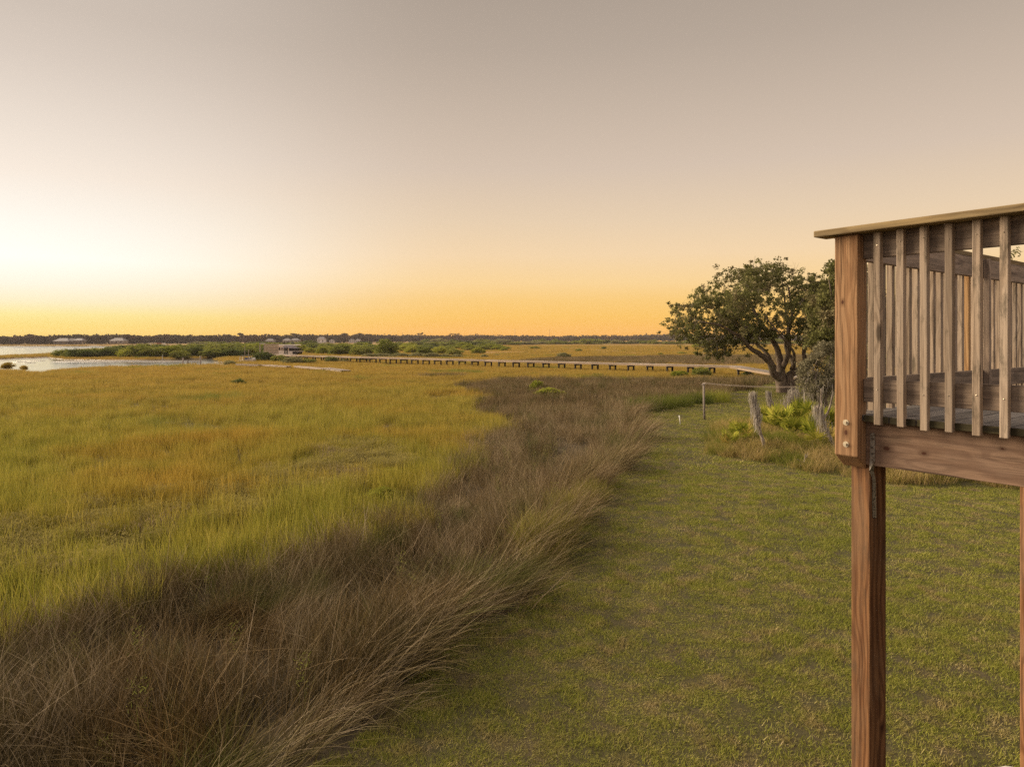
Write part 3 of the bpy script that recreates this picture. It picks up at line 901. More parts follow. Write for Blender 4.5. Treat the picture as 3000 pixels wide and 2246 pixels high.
SH = [
    # x, ybase, width, ytop, kind, label
    (700, 1131, 44, 1107, 'dark', 'lone dark round bush standing in the golden marsh', None),
    (187, 1150, 14, 1137, 'dark', 'tiny dark bush in the golden marsh near the creek', None),
    (22, 1081, 44, 1060, 'yellow', 'yellow leaved bush on the near creek bank', None),
    (70, 1084, 26, 1069, 'yellow', 'smaller yellow bush right beside the yellow leaved bush on the creek bank', None),
    (672, 1069, 38, 1054, 'grey', 'grey green bush left of the small moored boat', None),
    (770, 1059, 66, 1029, 'dark', 'thick dark green bush right of the small moored boat', None),
    (818, 1062, 50, 1037, 'mangrove', 'green bush under the landing end of the boardwalk', None),
    (856, 1067, 62, 1043, 'grey', 'grey green bush behind the broken plank walk', None),
    (902, 1066, 52, 1048, 'mangrove', 'low green bush spilling over the plank walk', None),
    (970, 1064, 40, 1040, 'dark', 'dark bush leaning on the boardwalk edge', None),
    (1008, 1064, 44, 1050, 'grey', 'low grey bush right of the dark bush at the boardwalk', None),
    (1066, 1059, 46, 1045, 'dark', 'small dark bush where the first bare boardwalk piles show', None),
    (904, 1020, 62, 994, 'dark', 'tall round bush right behind the cabin boat', None),
    (907, 1036, 32, 1017, 'bright', 'small bright bush right of the cabin boat stern', None),
    (945, 1039, 36, 1014, 'bright', 'bright green bush between cabin boat and big round bushes', None),
    (1000, 1041, 88, 1003, 'mangrove', 'broad round mangrove behind the boardwalk', None),
    (1060, 1043, 66, 1009, 'mangrove', 'green mangrove between the two biggest round ones', None),
    (1130, 1044, 92, 990, 'mangrove', 'biggest round mangrove rising behind the boardwalk', None),
    (1066, 1016, 54, 997, 'dark', 'dark round bush behind the biggest mangroves', None),
    (1402, 1036, 42, 1017, 'bright', 'round bright bush alone in the gold marsh beyond the boardwalk', None),
    (1372, 1026, 34, 1015, 'mangrove', 'small green bush behind the round bright bush', None),
    (1476, 1028, 30, 1017, 'bright', 'low bright bush at the edge of the orange marsh', None),
    (1652, 1049, 46, 1032, 'grey', 'pale spreading bush just behind the boardwalk rail line', None),
    (1695, 1030, 20, 1020, 'mangrove', 'small bush in the middle of the orange marsh', None),
    (1770, 1024, 16, 1013, 'dark', 'narrow upright bush in the orange marsh', None),
    (1567, 1023, 32, 1013, 'mangrove', 'low bush at the left of the orange marsh', None),
    (1935, 1042, 18, 1032, 'mangrove', 'small tuft bush at the brown strip edge', None),
    (1998, 1039, 32, 1029, 'mangrove', 'low bush at the brown strip edge left of the oak', None),
    (2050, 1018, 52, 1006, 'bright', 'bright yellow green bush seen under the oak boughs', None),
    (1574, 1152, 44, 1112, 'bright', 'loose yellow green shrub lobe rising in the rush', None),
    (1612, 1169, 84, 1132, 'bright', 'widest yellow green shrub growing in the rush belt', None),
    (1648, 1172, 30, 1160, 'bright', 'small green sprig right of the widest yellow green shrub', None),
    (2056, 1107, 62, 1071, 'mangrove', 'green shrub against the boardwalk near its bend', None),
    (1990, 1107, 60, 1084, 'bright', 'yellowish shrub left of the boardwalk bend', None),
    (1750, 1106, 44, 1091, 'mangrove', 'small green shrub before the boardwalk piles', None),
    (1832, 1120, 50, 1104, 'bright', 'pale green shrub in the rush before the boardwalk', None),
    (2190, 1106, 34, 1085, 'dark', 'dark bush below the boardwalk ramp', None),
    (1138, 1396, 70, 1366, 'bright', 'bright low herb patch in the marsh near the rush edge', None),
    (1125, 1465, 95, 1420, 'bright', 'pale green herb clump at the edge of the rush belt', None),
]
for x, yb, w, yt, kind, lab, grp in SH:
    shrub(x, yb, w, yt, kind, lab, grp)
# shrub belts whose members nothing tells apart
belt = [(1205, 1037, 54, 1013, 'bright'), (1243, 1043, 54, 1013, 'mangrove'), (1287, 1039, 54, 1014, 'bright'), (1332, 1043, 54, 1017, 'mangrove'), (1180, 1030, 50, 1012, 'bright'), (1310, 1032, 50, 1014, 'mangrove')]
for b in belt: shrub(*b, 'green mangrove in the low thicket behind the boardwalk, right of the big round ones', 'mangroves of the low thicket')
belt = [(1118, 1047, 62, 1034), (1168, 1048, 62, 1033), (1220, 1048, 62, 1032), (1265, 1049, 58, 1032), (1302, 1049, 52, 1036), (1338, 1049, 44, 1036), (1420, 1049, 26, 1037), (1454, 1044, 24, 1036), (1085, 1047, 50, 1034)]
for b in belt: shrub(*b, 'grey', 'low grey green bush along the far side of the boardwalk', 'bushes along the boardwalk')
for i in range(84):
    x = 1215 + i * 15 + random.uniform(-9, 9)
    yb = 1012 - 2.2 * min(1, (x - 1215) / 400) + random.uniform(-0.8, 0.8)
    yt = random.choice([991, 993, 995, 997, 998, 999, 999]) + random.uniform(-1, 1.5)
    shrub(x, yb, random.uniform(34, 66), yt, random.choice(['mangrove', 'mangrove', 'dark', 'grey']), 'low tree in the belt behind the orange marsh', 'trees behind the orange marsh', stem=False, name='marsh_tree', cat='tree')
# thicket across the creek
for i in range(34):
    x = 205 + i * 17 + random.uniform(-8, 8)
    yb = 1049 + random.uniform(-3, 1.5) - 3 * (x > 560)
    top = np.interp(x, [180, 260, 330, 400, 480, 560, 700, 800], [1017, 1013, 1011, 1007, 1010, 1006, 1010, 1010]) + random.uniform(0, 9) + (6 if i % 2 else 0)
    shrub(x, yb, random.uniform(44, 66), top, random.choice(['mangrove', 'mangrove', 'mangrove', 'dark', 'bright']), 'mangrove of the dense thicket across the creek', 'mangroves across the creek', zg=-0.6, stem=False, name='mangrove', depth=1.2)
for i in range(30):
    x = 330 + i * 22 + random.uniform(-10, 10)
    yb = random.uniform(1026, 1037)
    top = np.interp(x, [300, 400, 600, 800, 1000], [1009, 1004, 1003, 1003, 1002]) + random.uniform(0, 6)
    shrub(x, yb, random.uniform(40, 62), top, random.choice(['mangrove', 'mangrove', 'dark', 'bright']), 'mangrove standing behind the thicket front across the creek', 'mangroves behind the thicket', zg=-0.6, stem=False, name='mangrove', depth=1.2)


for i in range(64):
    x = 575 + i * 14 + random.uniform(-9, 9)
    yb = random.uniform(1013, 1027)
    shrub(x, yb, random.uniform(40, 70), max(1000, yb - random.uniform(11, 19)), random.choice(['mangrove', 'mangrove', 'dark', 'bright', 'grey']), 'mangrove of the scattered growth on the flats behind the boardwalk landing', 'mangroves on the flats', zg=-0.5, stem=False, name='mangrove', depth=1.2)


# ------------------------------------------------------------------ far woods
def far_woods():
    vs = []
    cs, rs_ = [], []
    for i in range(3600):
        u = -1.05 + 2.2 * rng.random()
        px = CX + F * u
        D0 = np.interp(px, [-600, 300, 900, 1500, 2100, 3600], [640, 690, 930, 1350, 1600, 1700])
        D = D0 + rng.random() ** 1.5 * 120
        topy = np.interp(px, [-600, 0, 300, 700, 1000, 1300, 1600, 1900, 3600], [986, 986, 983, 982, 980, 982, 983.5, 979.5, 980]) + 3.2 * (vnoise(np.array([px]), np.array([0.0]), 60, 5)[0] - 0.5) + rng.normal(0, 1.1)
        h = zat(topy, D) * (0.8 + 0.22 * rng.random())
        w = h * (0.4 + 0.3 * rng.random())
        X = u * D
        k = 7
        for q in range(k):
            cs.append((X + rng.normal(0, w * 0.4), D + rng.normal(0, w * 0.4), h * (0.25 + 0.68 * rng.random())))
            rs_.append(w * 0.42)
    V, Fc, tn = leaf_cloud(np.array(cs), np.array(rs_), 9, 2.3, 0.7, elong=1.3)
    V[:, 2] = np.maximum(V[:, 2], 0.0)
    me = mesh('far_woods', V, Fc, False, {'tone': tn})
    tag(link('far_woods', me, M['far_leaf']), 'hazy wooded far shore along the horizon', kind='stuff')


far_woods()

pine_me = None


def pine(px, ytop, D, w, label):
    h = zat(ytop, D) - 0.3
    r_ = np.random.default_rng(int(px))
    root = empty('pine_tree', at(px, D, 0.3), 0, label, 'pine tree', 'pines above the far woods')
    MB().tube([(0, 0, 0), (0.2, 0, h * 0.5), (0, 0.1, h * 0.95)], [0.35, 0.25, 0.1], 6).build('trunk', M['bark'], root)
    c = [(r_.normal(0, w * .3), r_.normal(0, w * .3), h * (0.86 + 0.13 * r_.random())) for _ in range(9)]
    V, Fc, tn = leaf_cloud(c, w * 0.22, 22, 0.9, 0.45, r_)
    link('crown', mesh('crown', V, Fc, False, {'tone': tn}), M['far_leaf'], root)


for px, yt, D, w, lab in [(92, 980, 700, 7, 'broad crowned pine above the far woods at the left edge of the bay'), (228, 979.5, 720, 8, 'flat topped pine above the far houses by the bay'),
                          (705, 977, 850, 9, 'dark pine crown left above the small moored boat'), (862, 976, 900, 9, 'pine crown above the black boat canopy'),
                          (1057, 976, 1000, 10, 'first of the umbrella pines right of the tall mangroves'), (1080, 977.5, 1000, 10, 'second of the umbrella pines, beside the first'),
                          (1232, 975, 1100, 9, 'highest umbrella pine left of centre skyline'), (1330, 977, 1200, 14, 'wide pine clump at the centre of the skyline'),
                          (1015, 977, 980, 7, 'slim pine left of the umbrella pines')]:
    pine(px, yt, D, w, lab)

# masts on the skyline
for px, yt, D, lab in [(1179, 972, 1300, 'short radio mast on the skyline left of centre'), (1509, 962, 1700, 'tall thin radio mast on the skyline at centre'), (1610, 963, 1700, 'thin radio mast nearer the oak')]:
    h = zat(yt, D)
    root = empty('radio_mast', at(px, D, 0), 0, lab, 'mast', 'radio masts on the skyline')
    MB().tube([(0, 0, 0), (0, 0, h * 0.9)], [0.5, 0.22], 5).build('pole', M['mast'], root)
    mb = MB()
    for k in range(3): mb.box(-0.7, 0.7, -0.1, 0.1, h * (0.86 + 0.05 * k), h * (0.87 + 0.05 * k))
    mb.tube([(0, 0, h * .9), (0, 0, h)], [0.12, 0.08], 5)
    mb.build('antenna', M['mast'], root)


# far houses
def house(px, yb_z, D, w, hw, dep, wall, roof, label, stilts=0.0, ridge=0.35, rz=0.0, zg=0.4):
    root = empty('shore_house', at(px, D, zg), rz, label, 'house', 'houses on the far shore')
    MB().box(-w / 2, w / 2, 0, dep, stilts, stilts + hw).build('wall', M[wall], root)
    z0 = stilts + hw
    e = 0.6
    v = [(-w / 2 - e, -e, z0), (w / 2 + e, -e, z0), (w / 2 + e, dep + e, z0), (-w / 2 - e, dep + e, z0), (-w * 0.25, dep / 2, z0 + ridge * dep), (w * 0.25, dep / 2, z0 + ridge * dep)]
    MB().add(v, [(0, 1, 5, 4), (1, 2, 5), (2, 3, 4, 5), (3, 0, 4), (0, 3, 2, 1)]).build('roof', M[roof], root)
    n = max(2, int(w / 4))
    for k in range(n):
        x = -w / 2 + w * (k + 0.5) / n
        MB().box(x - 0.7, x + 0.7, -0.06, 0.0 - 0.003, stilts + hw * 0.3, stilts + hw * 0.75).build('window', M['dark_glass'], root)
    if stilts:
        for k in range(n + 1):
            x = -w / 2 + 0.3 + (w - 0.6) * k / n
            MB().box(x - 0.15, x + 0.15, 0.2, 0.5, 0, stilts).build('stilt', M['grey_wood'], root)


house(178, 0, 628, 14, 2.6, 8, 'house_wall_grey', 'roof_pale', 'grey roofed low house on the far shore, first from the left', 0.5)
house(206, 0, 630, 9, 2.8, 7, 'house_wall_grey', 'roof_grey', 'second grey house on the far shore, between two hip roofs', 0.5)
house(228, 0, 626, 8, 2.2, 6, 'house_wall_grey', 'roof_pale', 'open sided boat house on stilts by the far bank', 1.5)
house(341, 0, 640, 13, 2.2, 8, 'house_wall', 'roof_pale', 'pale hip roofed house on stilts above the thicket', 1.2)
house(789, 0, 860, 10, 2.4, 8, 'house_wall', 'roof_pale', 'small pale roof left behind the slatted dock screen', 0.8)
house(839, 0, 870, 10, 2.6, 8, 'house_wall', 'roof_pale', 'pale lilac roof left behind the cabin boat', 1.0)
house(863, 0, 880, 11, 2.8, 8, 'house_wall', 'roof_pale', 'pale lilac roof right behind the cabin boat', 1.0)
house(940, 0, 920, 10, 5.2, 8, 'house_white', 'roof_pale', 'white two storey house on the far shore', 0.6)
house(971, 0, 930, 6, 2.6, 6, 'house_white', 'roof_grey', 'small white house right of the two storey house', 0.5)
house(1030, 0, 1000, 8, 3, 7, 'house_white', 'roof_grey', 'white cottage behind the biggest mangroves', 0.5)
house(1048, 0, 1000, 7, 3, 7, 'house_white', 'roof_pale', 'white cottage with pale roof beside the biggest mangrove', 0.5)
house(1297, 0, 1270, 6, 3.5, 7, 'house_white', 'roof_pale', 'small white house below the centre pines', 1.5)
house(1355, 0, 1300, 8, 3.5, 7, 'house_white', 'roof_pale', 'white house right of the centre pine clump', 1.5)
house(1389, 0, 1320, 10, 3.5, 7, 'house_white', 'roof_pale', 'long white house on the far shore left of the tall mast', 1.5)
house(1434, 0, 1340, 12, 3.8, 8, 'house_white', 'roof_pale', 'longest white house on the far shore near the tall mast', 1.5)
house(1796, 0, 1580, 9, 4.5, 8, 'house_white', 'roof_pale', 'white house far right near the oak', 3.0)
house(1840, 0, 1580, 8, 4.5, 8, 'house_white', 'roof_pale', 'second white house far right, nearest the oak', 3.0)


def far_boat(px, D, L, label, red=False):
    root = empty('moored_boat', at(px, D, -0.55), 0, label, 'boat', 'boats at the far dock')
    MB().prism([(-L / 2, 1.0), (-L / 2 * 0.85, 0), (L / 2 * 0.75, 0), (L / 2, 1.3)], -1.1, 1.1).build('hull', M['boat_white'], root)
    MB().box(-L * .25, L * .2, -.8, .8, 1.1, 2.3).build('cabin', M['rust_red'] if red else M['boat_white'], root)


far_boat(436, 620, 7, 'white boat at the far dock above the thicket')
far_boat(466, 618, 7, 'white boat with red cabin at the far dock', True)
far_boat(480, 622, 6, 'small white boat right of the red cabin boat')
mb = MB()
mb.box(-24, 24, -1, 1, 1.0, 1.25)
o = empty('far_dock', at(452, 622, -0.75), 0, 'long pale dock across the bay with boats alongside', 'dock')
mb.build('deck', M['walk'], o)
for k in range(9): MB().box(-22 + 5.5 * k - .15, -22 + 5.5 * k + .15, -.9, -.6, -0.5, 1.0).build('pile', M['grey_wood'], o)


# ------------------------------------------------------------------ boardwalk
def boardwalk():
    p0 = Vector((-53.6, 157.0, 0.9)); p1 = Vector((29.0, 89.0, 0.9)); p2 = Vector((30.6, 67.0, 0.25))
    root = empty('boardwalk', (p1.x, p1.y, -0.5), 0, 'long bleached timber boardwalk on dark piles crossing the marsh', 'boardwalk')
    inv = Vector((-p1.x, -p1.y, 0.5))
    for seg_i, (a, b) in enumerate(((p0, p1), (p1, p2))):
        d = (b - a); L = d.length; d.normalize()
        side = Vector((d.y, -d.x, 0)).normalized()      # towards camera side
        if side.y > 0: side = -side
        up = side.cross(d); up = up if up.z > 0 else -up
        n = int(L / 3.05)
        sp = L / n
        Mx = Matrix((d.to_tuple() + (0,), (-side).to_tuple() + (0,), up.to_tuple() + (0,), (0, 0, 0, 1))).transposed()
        for k in range(n):
            o = a + d * (k * sp) + inv
            Mk = Matrix.Translation(o) @ Mx
            mb = MB()
            nb = 20
            for q in range(nb):
                x0 = q * sp / nb
                jz = random.uniform(-0.006, 0.006)
                mb.box(x0, x0 + sp / nb - 0.012, -0.85 + random.uniform(-.02, .02), 0.85 + random.uniform(-.02, .02), -0.04 + jz, jz)
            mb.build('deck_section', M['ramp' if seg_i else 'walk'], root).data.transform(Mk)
            for sgn in (-1, 1):
                bb = MB().box(0, sp - 0.004, sgn * 0.80 - 0.025, sgn * 0.80 + 0.025, -0.27, -0.045)
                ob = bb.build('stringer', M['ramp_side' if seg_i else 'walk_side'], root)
                ob.data.transform(Mk)
            if seg_i == 0 or k % 3 == 1:
                c = o
                cap = MB().box(-0.1, 0.1, -0.95, 0.95, -0.48, -0.275).build('cross_beam', M['pile'], root)
                cap.data.transform(Mk)
                for sgn in (-1, 1):
                    q = o - side * (sgn * 0.78)
                    pl = MB().tube([(0, 0, -0.35), (0.01, 0, q.z - 0.28)], [0.15, 0.14], 9).build('pile', M['pile'], root, loc=(q.x, q.y, 0))
    return root


boardwalk()

# landing, slatted screen and frame at the far end of the walk
dL = 161.0
root = empty('dock_landing', at(800, dL, -0.6), 0.0, 'timber landing deck at the far end of the boardwalk', 'dock')
MB().box(-3.6, 4.5, -1.5, 4.0, 1.28, 1.48).build('deck', M['walk'], root)
for k in range(5):
    for yy in (-1.2, 3.5):
        MB().tube([(-3.2 + k * 1.8, yy, -0.5), (-3.2 + k * 1.8, yy, 1.28)], 0.14, 8).build('pile', M['pile'], root)
root = empty('slatted_screen', at(795, dL, 0.88), 0.0, 'open screen of horizontal slats between posts on the landing', 'screen')
sc = dL / F
for px in (776, 801.5, 815):
    x = (px - 795) * sc
    MB().box(x - .1, x + .1, -.1, .1, 0, zat(1006, dL) - .88).build('post', M['walk_side'], root)
zt = zat(1006.5, dL) - .88
for k in range(12):
    z = 0.15 + k * (zt - 0.3) / 11
    MB().box((776 - 795) * sc, (815 - 795) * sc, -.16, -.11, z - .085, z + .085).build('slat', M['walk_side'], root)
root = empty('gate_frame', at(768, dL, 0.88), 0.0, 'pale post and beam frame left of the slatted screen', 'frame')
for px in (761.5, 774):
    x = (px - 768) * sc
    MB().box(x - .08, x + .08, -.1, .1, -.5, zat(1007, dL) - .88).build('post', M['walk'], root)
x0, x1 = (761 - 768) * sc, (775 - 768) * sc
MB().box(x0, x1, -.12, .6, zat(1007, dL) - .88, zat(1005.3, dL) - .88).build('beam', M['white_paint'], root)

# cabin boat
dB = 168.0
s = dB / F
zb = zat(1038, dB)
root = empty('cabin_boat', at(850, dB, zb), 0.0, 'white cabin boat with grey sloped canopy beside the landing', 'boat')
W = lambda px: (px - 850) * s
Zz = lambda py: zat(py, dB) - zb
MB().prism([(W(816), Zz(1028)), (W(819), Zz(1037.5)), (W(862), Zz(1037.5)), (W(862), Zz(1028))], -1.3, 1.3).build('hull', M['boat_white'], root, bevel=0.06)
MB().prism([(W(862), Zz(1029.5)), (W(862), Zz(1037)), (W(880), Zz(1037)), (W(882.5), Zz(1029.5))], -1.3, 1.3).build('stern', M['black'], root, bevel=0.05)
MB().box(W(862.2), W(884), -1.35, 1.35, Zz(1029.4), Zz(1028.2)).build('swim_rail', M['boat_white'], root)
MB().prism([(W(819), Zz(1028)), (W(820), Zz(1012.5)), (W(850), Zz(1012.5)), (W(850), Zz(1028))], -1.1, 1.1).build('cabin', M['boat_tan'], root, bevel=0.05)
MB().box(W(816), W(878), -1.3, 1.3, Zz(1012.3), Zz(1009)).build('cabin_roof', M['boat_white'], root, bevel=0.08)
for a, b in ((821, 826), (829, 832), (835, 837), (840, 844)):
    MB().box(W(a), W(b), -1.16, -1.105, Zz(1026), Zz(1017)).build('window', M['dark_glass'], root)
MB().box(W(851), W(880), -1.15, 1.15, Zz(1028), Zz(1019)).build('aft_enclosure', M['dark_glass'], root)
MB().prism([(W(832), Zz(1019.5)), (W(840), Zz(1012.6)), (W(868), Zz(1012.6)), (W(882), Zz(1019.5))], -1.5, -1.2).build('canopy', M['boat_grey'], root)
pts_ = [(W(830), -.6, Zz(1006)), (W(835), -.6, Zz(1004)), (W(846), -.6, Zz(1002.8)), (W(855), -.6, Zz(1003.4)), (W(861), -.6, Zz(1006.3))]
mb = MB()
for i in range(4):
    a, b = pts_[i], pts_[i + 1]
    mb.add([(a[0], -1, a[2]), (b[0], -1, b[2]), (b[0], 1, b[2]), (a[0], 1, a[2]), (a[0], -1, a[2] + .12), (b[0], -1, b[2] + .12), (b[0], 1, b[2] + .12), (a[0], 1, a[2] + .12)],
           [(0, 1, 2, 3), (7, 6, 5, 4), (0, 4, 5, 1), (2, 6, 7, 3), (0, 3, 7, 4), (1, 5, 6, 2)])
mb.build('bimini', M['black'], root)
mb = MB()
for px in (833, 858):
    for y in (-.95, .95): mb.tube([(W(px), y, Zz(1009)), (W(px), y, Zz(1005))], .03, 5)
mb.build('bimini_frame', M['galv'], root)
for px, lab in ((834.5, 'left of the two dark lift piles at the cabin boat'), (841, 'right of the two dark lift piles at the cabin boat')):
    pp = at(px, dB - 3.2, -1.0)
    tag(MB().tube([(0, 0, 0), (0, 0, zat(1017, dB - 3.2) + 1.0)], 0.16, 9).build('boat_lift_pile', M['pile'], loc=pp), lab, 'pile', 'boat lift piles')

# small moored boat
dS = 148.0
s = dS / F
root = empty('motor_boat', at(722, dS, -0.8), 0.05, 'small white motor boat with folded black canopy in the creek', 'boat')
W = lambda px: (px - 722) * s
Zz = lambda py: zat(py, dS) + 0.8
mb = MB()
secs = [(W(694), 0.05, Zz(1056), Zz(1058)), (W(702), 0.55, Zz(1056.5), Zz(1062)), (W(716), 0.85, Zz(1053), Zz(1064)), (W(732), 0.9, Zz(1051.5), Zz(1064)), (W(745), 0.85, Zz(1051), Zz(1064))]
vs, fs = [], []
for x, hw, zt_, zb_ in secs: vs += [(x, -hw, zt_), (x, -hw * .7, zb_), (x, hw * .7, zb_), (x, hw, zt_)]
for i in range(len(secs) - 1):
    for k in range(4): fs.append((i * 4 + k, i * 4 + (k + 1) % 4, i * 4 + 4 + (k + 1) % 4, i * 4 + 4 + k))
fs += [(0, 3, 2, 1), (16, 17, 18, 19)]
mb.add(vs, fs).build('hull', M['boat_white'], root, bevel=0.04)
MB().box(W(718), W(733), -.6, .6, Zz(1053), Zz(1047.5)).build('seat', M['blue'], root, bevel=.03)
mb = MB()
mb.tube([(W(706), -.8, Zz(1056)), (W(708), -.8, Zz(1043))], .06, 6); mb.tube([(W(706), .8, Zz(1056)), (W(708), .8, Zz(1043))], .06, 6)
mb.tube([(W(736), -.8, Zz(1051)), (W(732), -.8, Zz(1043))], .06, 6); mb.tube([(W(736), .8, Zz(1051)), (W(732), .8, Zz(1043))], .06, 6)
mb.build('canopy_frame', M['white_paint'], root)
MB().box(W(706.5), W(733), -.9, .9, Zz(1042.5), Zz(1040.8)).build('canopy', M['black'], root, bevel=.05)
MB().prism([(W(741), Zz(1051)), (W(742), Zz(1047)), (W(747), Zz(1048)), (W(748), Zz(1056))], -.25, .25).build('outboard_motor', M['white_paint'], root, bevel=.04)
for px, yt, yb, dd, lab, zg in [(717, 1013, 1064, 145, 'tall thin mooring pole at the small boat', -1), (728, 1024, 1064, 145, 'shorter mooring pole right of the tall one', -1),
                                (536, 1048, 1066, 140, 'thick pale piling in the creek, left of three', -1), (550, 1054, 1066, 140, 'shortest piling in the creek, middle of three', -1), (587, 1042, 1066, 140, 'tallest creek piling, right of three', -1),
                                (476, 1039, 1052, 172, 'thin white stake before the thicket', -.9)]:
    r0 = 0.16 if 530 < px < 600 else 0.07 if px > 700 else .05
    tag(MB().tube([(0, 0, 0), (0.02, 0, zat(yt, dd) - zg)], [r0, r0 * .9], 9).build('mooring_post', M['grey_wood'] if px != 476 else M['white_paint'], loc=at(px, dd, zg)), lab, 'post', 'posts standing in the creek')

# broken plank walk in the cordgrass
root = empty('plank_walk', P(850, 1073, -0.05), 0.0, 'old bleached plank walk lying broken in the cordgrass', 'walkway')
o0 = Vector(P(850, 1073, -0.05))
for (xa, ya, xb, yb, wv) in [(697, 1066.5, 762, 1069, .9), (772, 1068.5, 846, 1073, .9), (868, 1072.5, 955, 1079.5, .9), (950, 1077.5, 1014, 1085.5, 1.5)]:
    a = Vector(P(xa, ya, 0.12)); b = Vector(P(xb, yb, 0.12))
    d = b - a; L = d.length; d.normalize()
    sd = Vector((-d.y, d.x, 0))
    Mx = Matrix.Translation(a - o0) @ Matrix((d.to_tuple() + (0,), sd.to_tuple() + (0,), (0, 0, 1, 0), (0, 0, 0, 1))).transposed()
    mb = MB()
    nb = int(L / 0.16)
    for q in range(nb):
        if random.random() < 0.06: continue
        ex = random.uniform(-.12, .12) if wv > 1 else random.uniform(-.03, .03)
        mb.box(q * .16, q * .16 + .145, -wv / 2 + ex, wv / 2 + ex, random.uniform(-.015, .015), .04 + random.uniform(-.01, .03))
    mb.box(0, L, -wv / 2 + .05, -wv / 2 + .1, -.17, -.02); mb.box(0, L, wv / 2 - .1, wv / 2 - .05, -.17, -.02)
    ob = mb.build('plank_section', M['walk'], root)
    ob.data.transform(Mx)

# ------------------------------------------------------------------ trees
def limb(mb, pts, r0, r1, n=9, wob=0.0):
    pts = [Vector(p) for p in pts]
    # smooth by Catmull-Rom
    out = []
    for i in range(len(pts) - 1):
        p0, p1_, p2_, p3 = pts[max(i - 1, 0)], pts[i], pts[i + 1], pts[min(i + 2, len(pts) - 1)]
        for k in range(4):
            q = k / 4
            out.append(0.5 * ((2 * p1_) + (p2_ - p0) * q + (2 * p0 - 5 * p1_ + 4 * p2_ - p3) * q * q + (3 * p1_ - p0 - 3 * p2_ + p3) * q ** 3))
    out.append(pts[-1])
    m = len(out)
    for i in range(1, m - 1): out[i] = out[i] + Vector((random.gauss(0, wob), random.gauss(0, wob), random.gauss(0, wob)))
    rad = [r0 + (r1 - r0) * (i / (m - 1)) ** 0.8 for i in range(m)]
    mb.tube(out, rad, n)
    return out, rad


def branch_to(mb, nodes, target, r1=0.012, n=5):
    best = min(nodes, key=lambda q: (q[0] - target).length + 0.6 * max(0, q[0].z - target.z) + 0.3 / (q[1] + 0.02) * 0.02)
    a = best[0]
    d = target - a
    mid1 = a + d * 0.35 + Vector((random.gauss(0, .12), random.gauss(0, .12), random.gauss(0.05, .1))) * d.length * 0.6
    mid2 = a + d * 0.7 + Vector((random.gauss(0, .1), random.gauss(0, .1), random.gauss(0.03, .1))) * d.length * 0.6
    r0 = min(best[1] * 0.7, 0.02 + 0.03 * d.length)
    pts = [a, mid1, mid2, target]
    rads = [r0, r0 * .7, r0 * .45, r1]
    mb.tube(pts, rads, n, caps=False)
    for p, r in zip(pts[1:], rads[1:]): nodes.append((p, r))


def moss_strands(centres, n_per, lmin, lmax, spread, w=0.03, rs=None):
    r_ = rs or rng
    c = np.repeat(np.asarray(centres, float), n_per, 0)
    n = len(c)
    b = c + r_.normal(0, spread, (n, 3)) * np.array([1, 1, 0.6])
    L = lmin + (lmax - lmin) * r_.random(n)
    lv = []
    seg = 4
    ph = r_.random(n) * 6.28
    wa = r_.random(n) * 6.28
    for k in range(seg + 1):
        tt = k / seg
        x = b[:, 0] + 0.05 * np.sin(ph + 5 * tt) * tt; y = b[:, 1] + 0.05 * np.cos(ph * 1.7 + 4 * tt) * tt; z = b[:, 2] - L * tt
        hw = w * 0.5 * (1 - 0.8 * tt)
        if k < seg: lv.append(np.stack([np.stack([x - np.cos(wa) * hw, y - np.sin(wa) * hw, z], -1), np.stack([x + np.cos(wa) * hw, y + np.sin(wa) * hw, z], -1)], 1))
        else: lv.append(np.stack([x, y, z], -1)[:, None])
    V = np.concatenate(lv, 1)
    per = V.shape[1]
    idx = np.arange(n)[:, None] * per
    fs = []
    for k in range(seg - 1): fs += np.concatenate([idx + 2 * k, idx + 2 * k + 1, idx + 2 * k + 3, idx + 2 * k + 2], 1).tolist()
    fs += np.concatenate([idx + 2 * seg - 2, idx + 2 * seg - 1, idx + 2 * seg], 1).tolist()
    return V.reshape(-1, 3), fs, np.repeat(r_.random(n), per)


